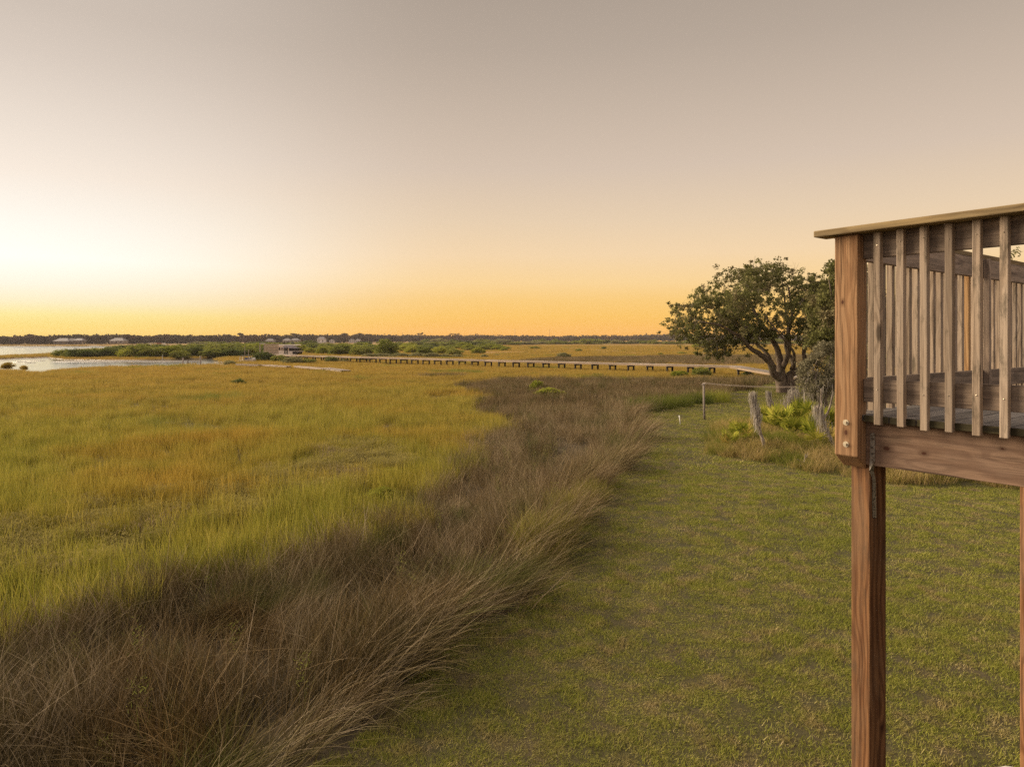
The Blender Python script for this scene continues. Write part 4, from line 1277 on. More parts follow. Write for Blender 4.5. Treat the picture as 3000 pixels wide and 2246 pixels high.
def oak():
    D = 55.0
    s = D / F
    bx = (2302 - CX) / F * D
    root = empty('live_oak', (bx, D, 0), 0, 'large spreading live oak with low forking trunk at the lawn end', 'oak tree')
    # photo points on the tree's own upright plane; depth is given apart
    def T(px, py, dy=0.0): return Vector(((px - 2302) * s, dy, (1150 - py) * s))
    Z = lambda x, y: (1900 + .302 * x, 700 + .302 * y)
    tr = MB()
    nodes = []

    def add(pts, r0, r1):
        o, r = limb(tr, pts, r0, r1, 10, 0.02)
        nodes.extend(zip(o, r))
    zz = lambda x, y, dy=0: T(*Z(x, y), dy)
    add([zz(1300, 1500), zz(1290, 1430), zz(1275, 1360), zz(1240, 1330, -.2), zz(1190, 1300, -.4), zz(1140, 1200, -.8), zz(1040, 1120, -1.2), zz(920, 1060, -1.6), zz(820, 960, -2), zz(640, 860, -2.2), zz(420, 800, -2)], 0.52, 0.05)
    add([zz(1310, 1500), zz(1300, 1400), zz(1285, 1300), zz(1290, 1180, .3), zz(1270, 1050, .6), zz(1180, 900, .8), zz(1080, 720, 1), zz(1000, 500, 1.2)], 0.5, 0.06)
    add([zz(1290, 1330), zz(1240, 1230, .8), zz(1215, 1120, 1.4), zz(1120, 1000, 2.2), zz(900, 800, 3), zz(700, 600, 3.2)], 0.27, 0.05)
    add([zz(1300, 1250), zz(1330, 1100, -.6), zz(1310, 900, -1), zz(1330, 700, -1.2), zz(1280, 460, -1.4)], 0.24, 0.05)
    add([zz(1360, 1500), zz(1370, 1400), zz(1375, 1320), zz(1440, 1270, -.3), zz(1490, 1210, -.6), zz(1465, 1060, -.8), zz(1500, 880, -1), zz(1560, 650, -1.2)], 0.46, 0.06)
    add([zz(1400, 1290), zz(1440, 1180, .9), zz(1400, 1050, 1.5), zz(1450, 850, 2), zz(1440, 600, 2.4), zz(1400, 400, 2.2)], 0.22, 0.05)
    add([zz(1350, 1480), zz(1400, 1420, .3), zz(1480, 1360, .5), zz(1560, 1290, .8), zz(1680, 1150, 1.2), zz(1800, 950, 1.6)], 0.36, 0.06)
    add([zz(1390, 1260), zz(1350, 1190, -1.2), zz(1300, 1080, -2), zz(1150, 940, -2.8), zz(1000, 780, -3.2)], 0.18, 0.04)
    add([zz(1280, 1500), zz(1330, 1490, -.2), zz(1420, 1500, .1)], 0.46, 0.38)
    out = [Z(*p) for p in [(150, 800), (205, 720), (300, 620), (450, 600), (510, 500), (620, 420), (680, 320), (800, 300), (1000, 272), (1130, 300), (1250, 250), (1380, 262), (1500, 280),
                           (1570, 380), (1760, 430), (1900, 600), (1900, 1000), (1700, 1060), (1560, 1060), (1430, 990), (1280, 985), (1100, 985), (980, 1000), (860, 1060), (720, 1070), (570, 1110), (545, 1010), (400, 1000), (250, 990), (215, 870)]]
    out = np.array(out)
    r_ = np.random.default_rng(5)
    cl = [T(x, y, r_.uniform(-1.5, .5)) for x, y in [(2066, 1024), (2078, 1032), (2095, 1022), (2112, 1028), (2070, 1010), (2140, 1022), (2392, 1010), (2420, 1000), (2440, 1018), (2370, 1000)]]
    while len(cl) < 240:
        x = r_.uniform(1945, 2470); y = r_.uniform(775, 1035)
        if not inside(out, np.array([x]), np.array([y]))[0]: continue
        sd = sdist(out, np.array([x]), np.array([y]))[0] * s
        if sd < (0.27 if y < 900 else 0.15): continue
        dep = min(4.5, 1.2 + sd * 1.6)
        dy = r_.uniform(-dep, dep)
        p = T(x, y, dy)
        if r_.random() < 0.25 and sd > 1.0: continue
        cl.append(p)
    for p in sorted(cl, key=lambda q: q.length):
        branch_to(tr, nodes, p)
    # bare grey twigs at the crown's rim
    tw = MB()
    for k in range(320):
        p = cl[r_.integers(len(cl))]
        d = Vector((r_.normal(0, .5), r_.normal(0, .5), abs(r_.normal(0.5, .4)))).normalized() * r_.uniform(.6, 1.25)
        q = p + d * 0.5 + Vector((r_.normal(0, .08), 0, r_.normal(0, .08)))
        tw.tube([p, q, p + d], [0.014, 0.010, 0.006], 4, caps=False)
        e = q + Vector((r_.normal(0, .4), r_.normal(0, .4), r_.normal(.2, .3)))
        tw.tube([q, e], [0.009, 0.005], 4, caps=False)
    tr.build('trunk', M['bark'], root, smooth=True)
    tw.build('twigs', M['pale_bark'], root)
    C_ = np.array([tuple(p) for p in cl])
    sub = np.concatenate([C_ + r_.normal(0, 0.52, C_.shape) * np.array([1, 1, .7]) for _ in range(9)])
    V, Fc, tn = leaf_cloud(sub, 0.16 + .24 * r_.random(len(sub)), 40, 0.095, 0.8, r_, shell=.6)
    link('crown', mesh('crown', V, Fc, False, {'tone': tn}), M['oak_leaf'], root)
    low = C_[C_[:, 2] < 4.4][:14]
    V, Fc, tn = moss_strands(low, 8, .3, .8, .3, .03, r_)
    link('hanging_moss', mesh('hanging_moss', V, Fc, False, {'tone': tn}), M['moss'], root)
    return root


oak()


def wood_tree(px, D, ytop, width_px, label, seed, leaf='oak_leaf', ncl=90, per=60, ybot=1020, name='oak_tree', moss=0, leafsize=.12, lean=0.0, zg=0.0, group=None):
    r_ = np.random.default_rng(seed)
    random.seed(seed)
    root = empty(name, at(px, D, zg), 0, label, 'tree', group)
    h = zat(ytop, D) - zg
    hw = width_px * D / F / 2
    zb = max(0.6, zat(ybot, D) - zg)
    tr = MB()
    nodes = []
    for k in range(4):
        a = k * 1.7 + r_.random()
        e = Vector((hw * .55 * math.cos(a) + lean, hw * .5 * math.sin(a), h * r_.uniform(.6, .85)))
        o, r = limb(tr, [(0, 0, -0.1), (0.1 * math.cos(a), .1 * math.sin(a), h * .12), (hw * .2 * math.cos(a) + lean * .3, hw * .2 * math.sin(a), h * .36), e], 0.045 * h * .6, 0.03, 8, .03)
        nodes.extend(zip(o, r))
    cl = []
    while len(cl) < ncl:
        q = r_.uniform(-1, 1, 3)
        if (q ** 2).sum() > 1: continue
        zc = zb + (h - zb) * (0.5 + 0.5 * q[2])
        f = 1.0 - 0.25 * abs(q[2])
        cl.append(Vector((q[0] * hw * f + lean * .7, q[1] * hw * .85 * f, zc - .3)))
    for p in sorted(cl, key=lambda q: q.length): branch_to(tr, nodes, p)
    tr.build('trunk', M['bark'] if leaf != 'scrub_leaf' else M['pale_bark'], root, smooth=True)
    C_ = np.array([tuple(p) for p in cl])
    sub = np.concatenate([C_ + r_.normal(0, hw * .10, C_.shape) for _ in range(3)])
    V, Fc, tn = leaf_cloud(sub, (0.10 + .06 * r_.random(len(sub))) * hw + .12, per, leafsize, .85, r_, shell=.6)
    link('crown', mesh('crown', V, Fc, False, {'tone': tn}), M[leaf], root)
    if moss:
        low = C_[np.argsort(C_[:, 2])[: ncl // 2]]
        V, Fc, tn = moss_strands(low, moss, .3, .9, .22, .028, r_)
        link('hanging_moss', mesh('hanging_moss', V, Fc, False, {'tone': tn}), M['moss'], root)
    return root


wood_tree(2475, 44, 742, 230, 'tall dark oak behind the deck corner post', 11, ncl=120, per=66, ybot=1060)
wood_tree(2405, 30, 985, 130, 'grey mossy scrub tree between oak and deck corner post', 12, 'scrub_leaf', 60, 46, 1160, 'scrub_tree', 9, .06, zg=.1)
wood_tree(2600, 47, 838, 190, 'dark tree seen through the first gaps of the deck balusters', 13, ncl=90, per=70, ybot=1080)
wood_tree(2745, 60, 835, 170, 'lower tree seen through the middle of the deck balusters', 14, ncl=70, per=60, ybot=985)
wood_tree(2985, 58, 738, 200, 'tree showing above the rail at the right of the deck', 15, ncl=80, per=60, ybot=950)
wood_tree(2540, 36, 1000, 150, 'bushy shade tree low behind the deck corner', 16, ncl=70, per=60, ybot=1150, name='shade_tree')
random.seed(99)

# ------------------------------------------------------------------ neighbour's house and van beyond the trees
Dh = 92.0
root = empty('neighbour_house', at(2850, Dh, 0), -0.25, 'neighbouring house of brick and white siding glimpsed through the balusters', 'house')
MB().box(-7, 9, 0, 9, 0, 5.2).build('wall', M['brick'], root)
MB().box(-7.2, 9.2, -.25, -.003, 5.2, 7.6).build('siding', M['house_white'], root)
MB().add([(-7.8, -.9, 7.6), (9.8, -.9, 7.6), (9.8, 9.6, 7.6), (-7.8, 9.6, 7.6), (-3, 4.4, 9.6), (5, 4.4, 9.6)], [(0, 1, 5, 4), (1, 2, 5), (2, 3, 4, 5), (3, 0, 4), (0, 3, 2, 1)]).build('roof', M['roof_brown'], root)
for x in (-5, -1.5, 2, 5.5):
    wf = MB().box(x - .7, x + .7, -.06, -.004, 1.2, 3.0).build('window', M['dark_glass'], root)
    MB().box(x - .8, x + .8, -.09, -.064, 3.0, 3.15).box(x - .8, x + .8, -.09, -.064, 1.05, 1.2).build('frame', M['white_paint'], wf)
Dv = 70.0
root = empty('parked_van', at(2800, Dv, 0), 0.0, 'white van with sloping windscreen parked beyond the trees', 'van')
W = lambda px: (px - 2800) * Dv / F
MB().prism([(W(2690), .45), (W(2690), 1.25), (W(2706), 1.4), (W(2738), 2.35), (W(2748), 2.5), (W(2910), 2.5), (W(2912), .45)], -1, 1).build('body', M['house_white'], root, bevel=.06)
MB().prism([(W(2709), 1.45), (W(2737), 2.25), (W(2752), 2.25), (W(2752), 1.45)], -1.015, -1.004).build('window', M['dark_glass'], root)
for px in (2722, 2880):
    w_ = MB().tube([(W(px), -1.05, .37), (W(px), -.8, .37)], .37, 16).build('wheel', M['black'], root)
    MB().tube([(W(px), -1.07, .37), (W(px), -1.051, .37)], .2, 12).build('rim', M['galv'], w_)

# ------------------------------------------------------------------ clothes line
D = 36.0
b = at(2064, D, 0)
root = empty('clothes_line', b, 0, 'weathered wooden clothes line pole with wires strung toward the trees', 'clothes line')
MB().tube([(0, 0, -.1), (-.03, 0, 1.0), (-.04, 0, 1.88)], [.062, .056, .05], 10).build('pole', M['grey_wood'], root, smooth=True)
MB().box(-.05, .05, -.55, .55, 1.86, 1.95, Matrix.Translation((-.04, 0, 0)) @ Matrix.Rotation(R(-22), 4, 'Z')).build('crossarm', M['grey_wood'], root, bevel=.008)
for dy, z in ((-.5, 1.95), (-.16, 1.955), (.18, 1.955), (.5, 1.95)):
    a = Vector((-.04 + .37 * dy, dy * .93, z))
    e = Vector((at(2392, 33.0)[0] - b[0], 33.0 - D + dy * .9, 1.98))
    pts_ = []
    for k in range(9):
        q = k / 8
        p = a.lerp(e, q); p.z -= .10 * 4 * q * (1 - q)
        pts_.append(p)
    MB().tube(pts_, .0045, 5).build('wire', M['wire'], root)
pp = at(1992, 34.0, 0)
tag(MB().tube([(0.02, 0, -.05), (0, 0, .22), (-.035, 0, .47)], [.024, .024, .023], 10).build('boundary_stake', M['white_plastic'], loc=pp, smooth=True), 'short white plastic stake in the lawn near the rush', 'stake')
root = empty('post_frame', at(2372, 76, 0), 0, 'thin pale post and beam frame far behind the oak trunk', 'frame')
MB().box(-.55, -.45, -.05, .05, 0, 1.72).build('post', M['grey_wood'], root)
MB().box(.85, .95, -.05, .05, 0, 1.72).build('post', M['grey_wood'], root)
MB().box(-.6, 1.0, -.06, .06, 1.72, 1.82).build('beam', M['grey_wood'], root)

# ------------------------------------------------------------------ planted mound: tall grass, palmettos, mossy snags
vs_src = []
for i in range(5):
    vs_src.append((join_parts([blades(85, .3, .22, .5, .010, .1, .6, .7, 3), blades(30, .3, .3, .62, .008, .1, .5, .6, 4, tone=.7 + .3 * rng.random(30))]), M['verge']))
vcol = src_col('verge_tuft', vs_src)
X, Y = wedge(16, 40, 9)
md = sdist(MOUND, X, Y) + .7 * (vnoise(X, Y, 1.1, 51) - .5)
k = md > 0
X, Y, md = X[k], Y[k], md[k]
n = len(X)
rt = np.zeros((n, 3)); rt[:, 2] = rng.random(n) * 6.28
s_ = ((.8 + .6 * rng.random(n)) * (.7 + .6 * vnoise(X, Y, 1.5, 52)))[:, None] * np.ones((1, 3))
scatter('verge_grass', vcol, np.stack([X, Y, height(X, Y)], -1), rt, s_, rng.integers(0, 5, n), 'rough tan and green grass round the palmetto bed')


def palmetto(px, py, z, size, label, seed, dry=(), nf=9):
    r_ = np.random.default_rng(seed)
    p = P(px, py, z)
    root = empty('saw_palmetto', p, 0, label, 'palmetto', 'palmettos in the rough bed')
    for k in range(nf):
        a = k * 2.4 + r_.random() * .8
        tilt = r_.uniform(.25, 1.0)
        L = size * r_.uniform(.6, .95)
        hub = Vector((math.cos(a) * math.sin(tilt) * L, math.sin(a) * math.sin(tilt) * L, math.cos(tilt) * L))
        ax = hub.normalized()
        sx = ax.cross(Vector((0, 0, 1)))
        sx = sx.normalized() if sx.length > .05 else Vector((1, 0, 0))
        up = sx.cross(ax).normalized()
        mb = MB()
        rad = size * r_.uniform(.5, .72)
        ns = 20
        tones = []
        for q in range(ns):
            th = -2.0 + 4.0 * q / (ns - 1)
            d = (ax * math.cos(th) + sx * math.sin(th) + up * (.12 + .1 * r_.random())).normalized()
            nrm = (d.cross(up)).normalized()
            ln = rad * (1 - .16 * abs(th) / 2) * r_.uniform(.88, 1.08)
            w = rad * .06
            dr = Vector((0, 0, -.22 * ln * r_.random()))
            c1, c2, tip = hub + d * ln * .08, hub + d * ln * .55 + dr * .3, hub + d * ln + dr
            n0 = len(mb.v)
            mb.add([c1 - nrm * w * .25, c1 + nrm * w * .25, c2 - nrm * w, c2 + nrm * w, tip], [(0, 1, 3, 2), (2, 3, 4)])
            tones += [r_.random()] * 5
        me = mesh('frond', mb.v, mb.f, False, {'tone': np.array(tones)})
        fo = link('frond', me, M['palm_dry'] if k in dry else M['palm'], root)
        if k in dry: fo['label'] = 'dry yellow frond'
        MB().tube([(0, 0, 0), hub * .6 + Vector((0, 0, .06)), hub], [.014, .011, .008], 5).build('leaf_stalk', M['palm'], fo)
    return root


palmetto(2165, 1300, .2, .72, 'small yellowing palmetto at the left of the bed', 1, (0, 3, 5), 8)
palmetto(2140, 1312, .2, .55, 'smallest palmetto among tan grass at the bed corner', 2, (1, 4), 7)
palmetto(2285, 1272, .25, 1.0, 'green palmetto in front of the second mossy snag', 3, (), 11)
palmetto(2352, 1262, .25, 1.2, 'tallest green palmetto beside the leaning mossy trunk', 4, (), 12)
palmetto(2330, 1292, .25, .85, 'dark green palmetto below the tallest one', 8, (), 8)
palmetto(2262, 1262, .25, .95, 'dense green palmetto just right of the tall curved snag', 9, (), 10)
palmetto(2402, 1288, .25, 1.05, 'green palmetto half hidden behind the leaning mossy trunk', 10, (3,), 11)
palmetto(2388, 1318, .25, .95, 'palmetto with yellow star shaped fronds by the leaning trunk', 5, (0, 2, 5), 9)


def snag(pts_px, D, r0, r1, label, seed, moss_from=.25, nm=26, mlen=(.3, .9), spread=.10, fork=None, zbase=.2, name='mossy_snag'):
    r_ = np.random.default_rng(seed)
    x0, y0 = pts_px[0]
    b = at(x0, D, zbase)
    sc_ = D / F
    pts = [Vector(((x - x0) * sc_, r_.normal(0, .03), (y0 - y) * sc_)) for x, y in pts_px]
    root = empty(name, b, 0, label, 'dead trunk', 'mossy dead trunks in the bed')
    mb = MB()
    o, r = limb(mb, pts, r0, r1, 8, .012)
    if fork:
        for f in fork:
            q = [Vector(((x - x0) * sc_, 0.05, (y0 - y) * sc_)) for x, y in f]
            limb(mb, q, r1 * 1.1, r1 * .35, 6, .008)
    mb.build('trunk', M['pale_bark'], root, smooth=True)
    if nm:
        c = [tuple(p) for i, p in enumerate(o) if i / len(o) > moss_from]
        V, Fc, tn = moss_strands(np.array(c), nm, mlen[0], mlen[1], spread, .02, r_)
        V[:, 2] = np.maximum(V[:, 2], .05)
        link('hanging_moss', mesh('hanging_moss', V, Fc, False, {'tone': tn}), M['moss'], root)
    return root


snag([(2240, 1325), (2238, 1300), (2229, 1272), (2222, 1245), (2216, 1200), (2207, 1152)], 24.5, .075, .04, 'tall curved grey snag hung with moss at the bed front', 31, .66, 70, (.2, .62), .062)
snag([(2264, 1225), (2262, 1195), (2257, 1170), (2251, 1145)], 35.1, .05, .02, 'thin mossy snag with a spiky tip behind the palmettos', 32, .2, 34, (.3, .65), .06, [[(2257, 1170), (2260, 1140)]])
snag([(2312, 1225), (2312, 1190), (2314, 1165), (2326, 1142)], 35.1, .05, .018, 'forked mossy snag right of the thin one', 33, .1, 50, (.3, .7), .13, [[(2313, 1172), (2303, 1156)]])
snag([(2447, 1322), (2438, 1290), (2425, 1255), (2408, 1215), (2395, 1180)], 24.0, .085, .05, 'big leaning mossy trunk beside the deck corner post', 34, .5, 30, (.2, .6), .11, [[(2420, 1245), (2410, 1190), (2407, 1130)], [(2412, 1222), (2432, 1190), (2440, 1150)]])
root = empty('driftwood', P(2345, 1368, .05), 0, 'forked grey driftwood branch at the foot of the grass bed', 'driftwood')
mb = MB()
limb(mb, [(0, 0, .02), (.08, 0, .12), (.16, .02, .26), (.19, .03, .42)], .035, .02, 7, .006)
limb(mb, [(.08, 0, .12), (-.02, -.02, .2), (-.1, -.02, .26)], .022, .008, 6, .006)
limb(mb, [(.17, .02, .28), (.24, .05, .36), (.26, .06, .48)], .02, .007, 6, .006)
mb.build('branch', M['pale_bark'], root, smooth=True)


# tussocks at the lawn edge
def tussock(px, py, r, h, n, label, seed, mat='tussock', z=0.0):
    r_ = np.random.default_rng(seed)
    p = P(px, py, z)
    V, Fc, tn = join_parts([blades(n, r, h * .6, h, .009, .1, .5, .7, 4, rs=r_), blades(n // 3, r, h * .8, h * 1.15, .007, .05, .35, .5, 4, rs=r_, tone=.6 + .4 * r_.random(n // 3))])
    o = link('grass_tussock', mesh('grass_tussock', V, Fc, False, {'tone': tn}), M[mat])
    o.location = p
    tag(o, label, 'grass clump', 'grass clumps on the lawn edge')


tussock(1578, 1612, .42, 1.0, 700, 'tall tan tipped grass tussock at the lawn edge', 61)
tussock(1640, 1590, .38, .85, 600, 'green grass tussock right of the tan tipped one', 62)
tussock(1665, 1528, .35, 1.0, 520, 'arching straw grass tussock behind the green one', 63)
tussock(1735, 1470, .4, .8, 520, 'low olive grass tussock at the bend of the lawn edge', 64)
tussock(1600, 1640, .4, .6, 500, 'short green tussock before the tan tipped one', 65)
for i, (px, py, r, h, lab) in enumerate([(1885, 1203, 1.0, 1.15, 'dark green rush clump where the lawn narrows'), (1935, 1196, 1.0, 1.2, 'second dark green rush clump left of the clothes line pole'),
                                         (1985, 1190, 1.0, 1.1, 'third dark rush clump left of the clothes line pole'), (2045, 1182, 1.0, 1.1, 'green weed clump just left of the clothes line pole'), (2092, 1176, 1.1, 1.1, 'bright green weed clump right of the clothes line pole')]):
    tussock(px, py, r, h, 900, lab, 70 + i, 'green_rush' if i < 4 else 'bright_leaf')

# ------------------------------------------------------------------ the deck
ZF = H - 0.424                                     # deck floor
C0 = Vector((1.877, 3.973, 0))
A_ = Vector((.599, -.801, 0)); B_ = Vector((.801, .599, 0))
deck = empty('wooden_deck', (C0.x, C0.y, 0), math.atan2(A_.y, A_.x), 'raised weathered timber deck corner with baluster railing', 'deck')
# local frame: x along the front edge (A_), y into the deck (B_), z up
ZR = ZF + 1.067


def board(name, x0, x1, y0, y1, z0, z1, mat, axis='x', bevel=.004, parent=deck, rz=0.0):
    """a timber whose own local X is its length"""
    c = Vector(((x0 + x1) / 2, (y0 + y1) / 2, (z0 + z1) / 2))
    lx, ly, lz = x1 - x0, y1 - y0, z1 - z0
    if axis == 'x': dims, rot = (lx, ly, lz), (0, 0, rz)
    elif axis == 'y': dims, rot = (ly, lx, lz), (0, 0, R(90))
    else: dims, rot = (lz, ly, lx), (0, R(-90), 0)
    mb = MB().box(-dims[0] / 2, dims[0] / 2, -dims[1] / 2, dims[1] / 2, -dims[2] / 2, dims[2] / 2)
    return mb.build(name, mat, parent, bevel, loc=c, rot=rot)


# corner post, lower end cut to a slope
zl1, zl2 = H - .66, H - .735
prof = [(0, zl1), (.10, zl2), (.10, ZR - .04), (0, ZR - .04)]      # y,z
mb = MB()
vs = [(x, y, z) for x in (0, .135) for y, z in prof]
mb.add(vs, [(0, 1, 2, 3), (7, 6, 5, 4), (0, 4, 5, 1), (1, 5, 6, 2), (2, 6, 7, 3), (3, 7, 4, 0)])
vs2 = [(v[2] - 3.8, v[1] - .05, -(v[0] - .0675)) for v in mb.v]
mb.v = vs2
cp = mb.build('corner_post', M['post'], deck, .006, loc=(.0675, .05, 3.8), rot=(0, R(-90), 0))
cp['label'] = 'warm orange brown corner post'
for z in (H - .47, H - .595):
    bl = MB().tube([(0, -.003, 0), (0, .002, 0)], .017, 18)
    bl.tube([(0, -.014, 0), (0, -.003, 0)], .0085, 6)
    bo = bl.build('bolt', M['bolt'], cp)
    bo.matrix_parent_inverse.identity()
    bo.location = (z - 3.8, -.05, 0)       # on the outer face
# caps and rails
board('cap_rail', -.099, 4.2, -.055, .085, ZR - .038, ZR, M['cap'], 'x', .006)
board('cap_rail', -.055, .085, .088, 4.2, ZR - .038, ZR, M['cap'], 'y', .006)
board('top_rail', .137, 4.2, .06, .098, ZR - .178, ZR - .0385, M['rail'])
board('top_rail', .06, .098, .102, 4.2, ZR - .178, ZR - .0385, M['rail'], 'y')
board('bottom_rail', .137, 4.2, .06, .098, ZF + .075, ZF + .205, M['rail'])
board('bottom_rail', .06, .098, .102, 4.2, ZF + .075, ZF + .205, M['rail'], 'y')
xs = [.212, .334, .451, .571, .695, .813]
while xs[-1] < 4.0: xs.append(xs[-1] + .12)
for i, x in enumerate(xs):
    jx = random.uniform(-.002, .002)
    bb = board('baluster', x, x + .037, .0205, .0585, ZF - .05 + random.uniform(-.004, .004), ZR - .0386, M['baluster'], 'z', .0035)
    bb.rotation_euler[1] += random.uniform(-.004, .004)
    nl = MB()
    for zz_ in (ZR - .11, ZF + .14):
        dz_ = zz_ - bb.location.z + random.uniform(-.012, .012)
        nl.tube([(dz_, -.0195, random.uniform(-.004, .004)), (dz_, -.0185, 0)], .0038, 8)
    nh_ = nl.build('nail_heads', M['bolt'], bb)
t_ = .23
i = 0
while t_ < 4.1:
    bb = board('baluster', .0205, .0585, t_, t_ + .037, ZF - .05, ZR - .0386, M['baluster_new'] if i == 13 else M['baluster'], 'z', .0035)
    if i == 13: bb['label'] = 'fresh orange baluster'
    t_ += .12; i += 1
board('baluster', .101, .139, 1.94, 1.978, ZF + .06, ZR - .043, M['rail'], 'z', .0035)
# floor boards run into the deck, dark mossy ends
x = .0
i = 0
while x < 4.2:
    o = board('deck_board', x + .003, x + .137, .055, 4.2, ZF - .036, ZF + random.uniform(-.001, .001), M['floor'], 'y', .003)
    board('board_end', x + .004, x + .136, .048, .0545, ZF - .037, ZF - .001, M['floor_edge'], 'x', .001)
    x += .141; i += 1
rim = board('rim_joist', .0, 4.2, .102, .14, ZF - .29, ZF - .039, M['rim'], 'x', .003)
board('rim_joist', .102, .14, .143, 4.2, ZF - .29, ZF - .039, M['rim'], 'y', .003)
for k in range(9):
    xk = .5 + k * .41
    board('joist', xk, xk + .038, .143, 4.15, ZF - .28, ZF - .039, M['rim'], 'y', 0)
# posts under the deck: the front one is twisted against the frame
rzw = math.atan2(A_.y, A_.x)
inv = Matrix.Rotation(-rzw, 4, 'Z')


def under_post(corner, ang, side, z0, z1, mat, lab=None):
    d1 = Vector((math.cos(R(ang)), math.sin(R(ang)), 0)); d2 = Vector((math.cos(R(ang + 90)), math.sin(R(ang + 90)), 0))
    c = Vector((corner[0], corner[1], 0)) + (d1 + d2) * side / 2 - C0
    cl = inv @ c
    L = z1 - z0
    o = MB().box(-L / 2, L / 2, -side / 2, side / 2, -side / 2, side / 2).build('support_post', mat, deck, .007, loc=(cl.x, cl.y, (z0 + z1) / 2))
    o.rotation_mode = 'QUATERNION'
    # local X -> up
    Rm = Matrix.Rotation(R(ang) - rzw, 4, 'Z') @ Matrix.Rotation(R(-90), 4, 'Y')
    o.rotation_quaternion = Rm.to_quaternion()
    if lab: o['label'] = lab
    return o


under_post((2.049, 3.91), 21.4, .13, -.2, ZF - .045, M['leg_post'], 'rusty brown front support post')
pc = C0 + A_ * .19 + B_ * 2.4 + Vector((.15, 0, 0))
under_post((pc.x, pc.y), 25, .14, -.2, ZF - .3, M['leg_post'])
pc = C0 + A_ * 3.4 + B_ * .2
under_post((pc.x, pc.y), -53, .14, -.2, ZF - .3, M['leg_post'])
# galvanised twist strap from rim joist to post
sb = MB()


def wp(px, py, d): return inv @ (Vector((at(px, d)[0], d, zat(py, d))) - Vector((C0.x, C0.y, 0)))


yo = .0985
def on_rim(px, py):
    """point of the rim face (local y = yo) on the ray through a photo pixel"""
    u = (px - CX) / F
    s_ = (u * (C0.y + B_.y * yo) - C0.x - B_.x * yo) / (A_.x - u * A_.y)
    Y = C0.y + A_.y * s_ + B_.y * yo
    return Vector((s_, yo, zat(py, Y)))


pr = []
for py, pl, pr_ in ((1268, 2549, 2563), (1320, 2549, 2563), (1352, 2548, 2563)):
    pr.append((on_rim(pl, py), on_rim(pr_, py)))
for py, pl, pr_, dd in ((1378, 2547, 2560, 3.86), (1402, 2556, 2565, 3.88), (1425, 2556, 2567, 3.905), (1470, 2556, 2567, 3.905), (1516, 2557, 2568, 3.905)):
    # the lower half lies on the post's right face (a line in plan)
    def onpost(px):
        u = (px - CX) / F
        cx, cy = 2.049, 3.91
        dx, dy = math.cos(R(21.4)), math.sin(R(21.4))
        nx, ny = math.cos(R(-68.6)), math.sin(R(-68.6))
        cx, cy = cx + nx * .003, cy + ny * .003
        tt = (u * cy - cx) / (dx - u * dy)
        return cx + dx * tt, cy + dy * tt
    a = onpost(pl); b_ = onpost(pr_)
    k = 0.5 if py < 1390 else 1.0
    pr.append((inv @ Vector((a[0] - C0.x, a[1] - C0.y, zat(py, a[1]))), inv @ Vector((b_[0] - C0.x, b_[1] - C0.y, zat(py, b_[1])))))
vs, fs = [], []
off = Vector((0.0012, -0.003, 0))
for a, b_ in pr: vs += [a, b_, b_ + off, a + off]
for i in range(len(pr) - 1):
    for k in range(4): fs.append((i * 4 + k, i * 4 + (k + 1) % 4, i * 4 + 4 + (k + 1) % 4, i * 4 + 4 + k))
fs += [(3, 2, 1, 0), tuple(len(vs) - 4 + k for k in range(4))]
so = sb.add(vs, fs).build('metal_strap', M['galv'], deck)
so['label'] = 'twisted galvanised metal strap'
nh = MB()
for i in (0, 1, 2, 5, 6, 7):
    for f in (.3, .8):
        if i + 1 >= len(pr) and f > .5: continue
        a = pr[i][0].lerp(pr[i][1], .5)
        if i + 1 < len(pr): a = a.lerp(pr[i + 1][0].lerp(pr[i + 1][1], .5), f)
        nh.tube([a + off * .9, a + off * 1.5], .0032, 8)
nh.build('nail_heads', M['pile'], so)

# pale stone in the lawn
bm = bmesh.new()
bmesh.ops.create_icosphere(bm, subdivisions=3, radius=.14)
for v in bm.verts:
    q = v.co.normalized()
    v.co *= 1 + .10 * math.sin(5 * q.x + 1) * math.cos(4 * q.y) + .06 * math.sin(9 * q.z + 3 * q.x)
    v.co.z = v.co.z * .75
me = bpy.data.meshes.new('lawn_stone'); bm.to_mesh(me); bm.free()
p = P(2932, 2246, .05)
tag(link('lawn_stone', me, M['stone'], None, (p[0], p[1] - .15, .02)), 'pale grey stone in the lawn beside the rear support post', 'stone')

# ------------------------------------------------------------------ haze
def haze_box():
    mb = MB().box(-1500, 1500, -60, 1950, -3.0, 34)
    t = NT('evening_haze')
    v = t.n('ShaderNodeVolumePrincipled')
    v.inputs['Color'].default_value = (0.93, 0.88, 0.92, 1)
    v.inputs['Density'].default_value = HAZE
    v.inputs['Anisotropy'].default_value = 0.2
    t.l(v.outputs[0], t.out.inputs['Volume'])
    o = mb.build('haze', t.m)
    tag(o, 'thin evening haze over the marsh', kind='stuff')


HAZE = 0.00007
if HAZE > 0: haze_box()

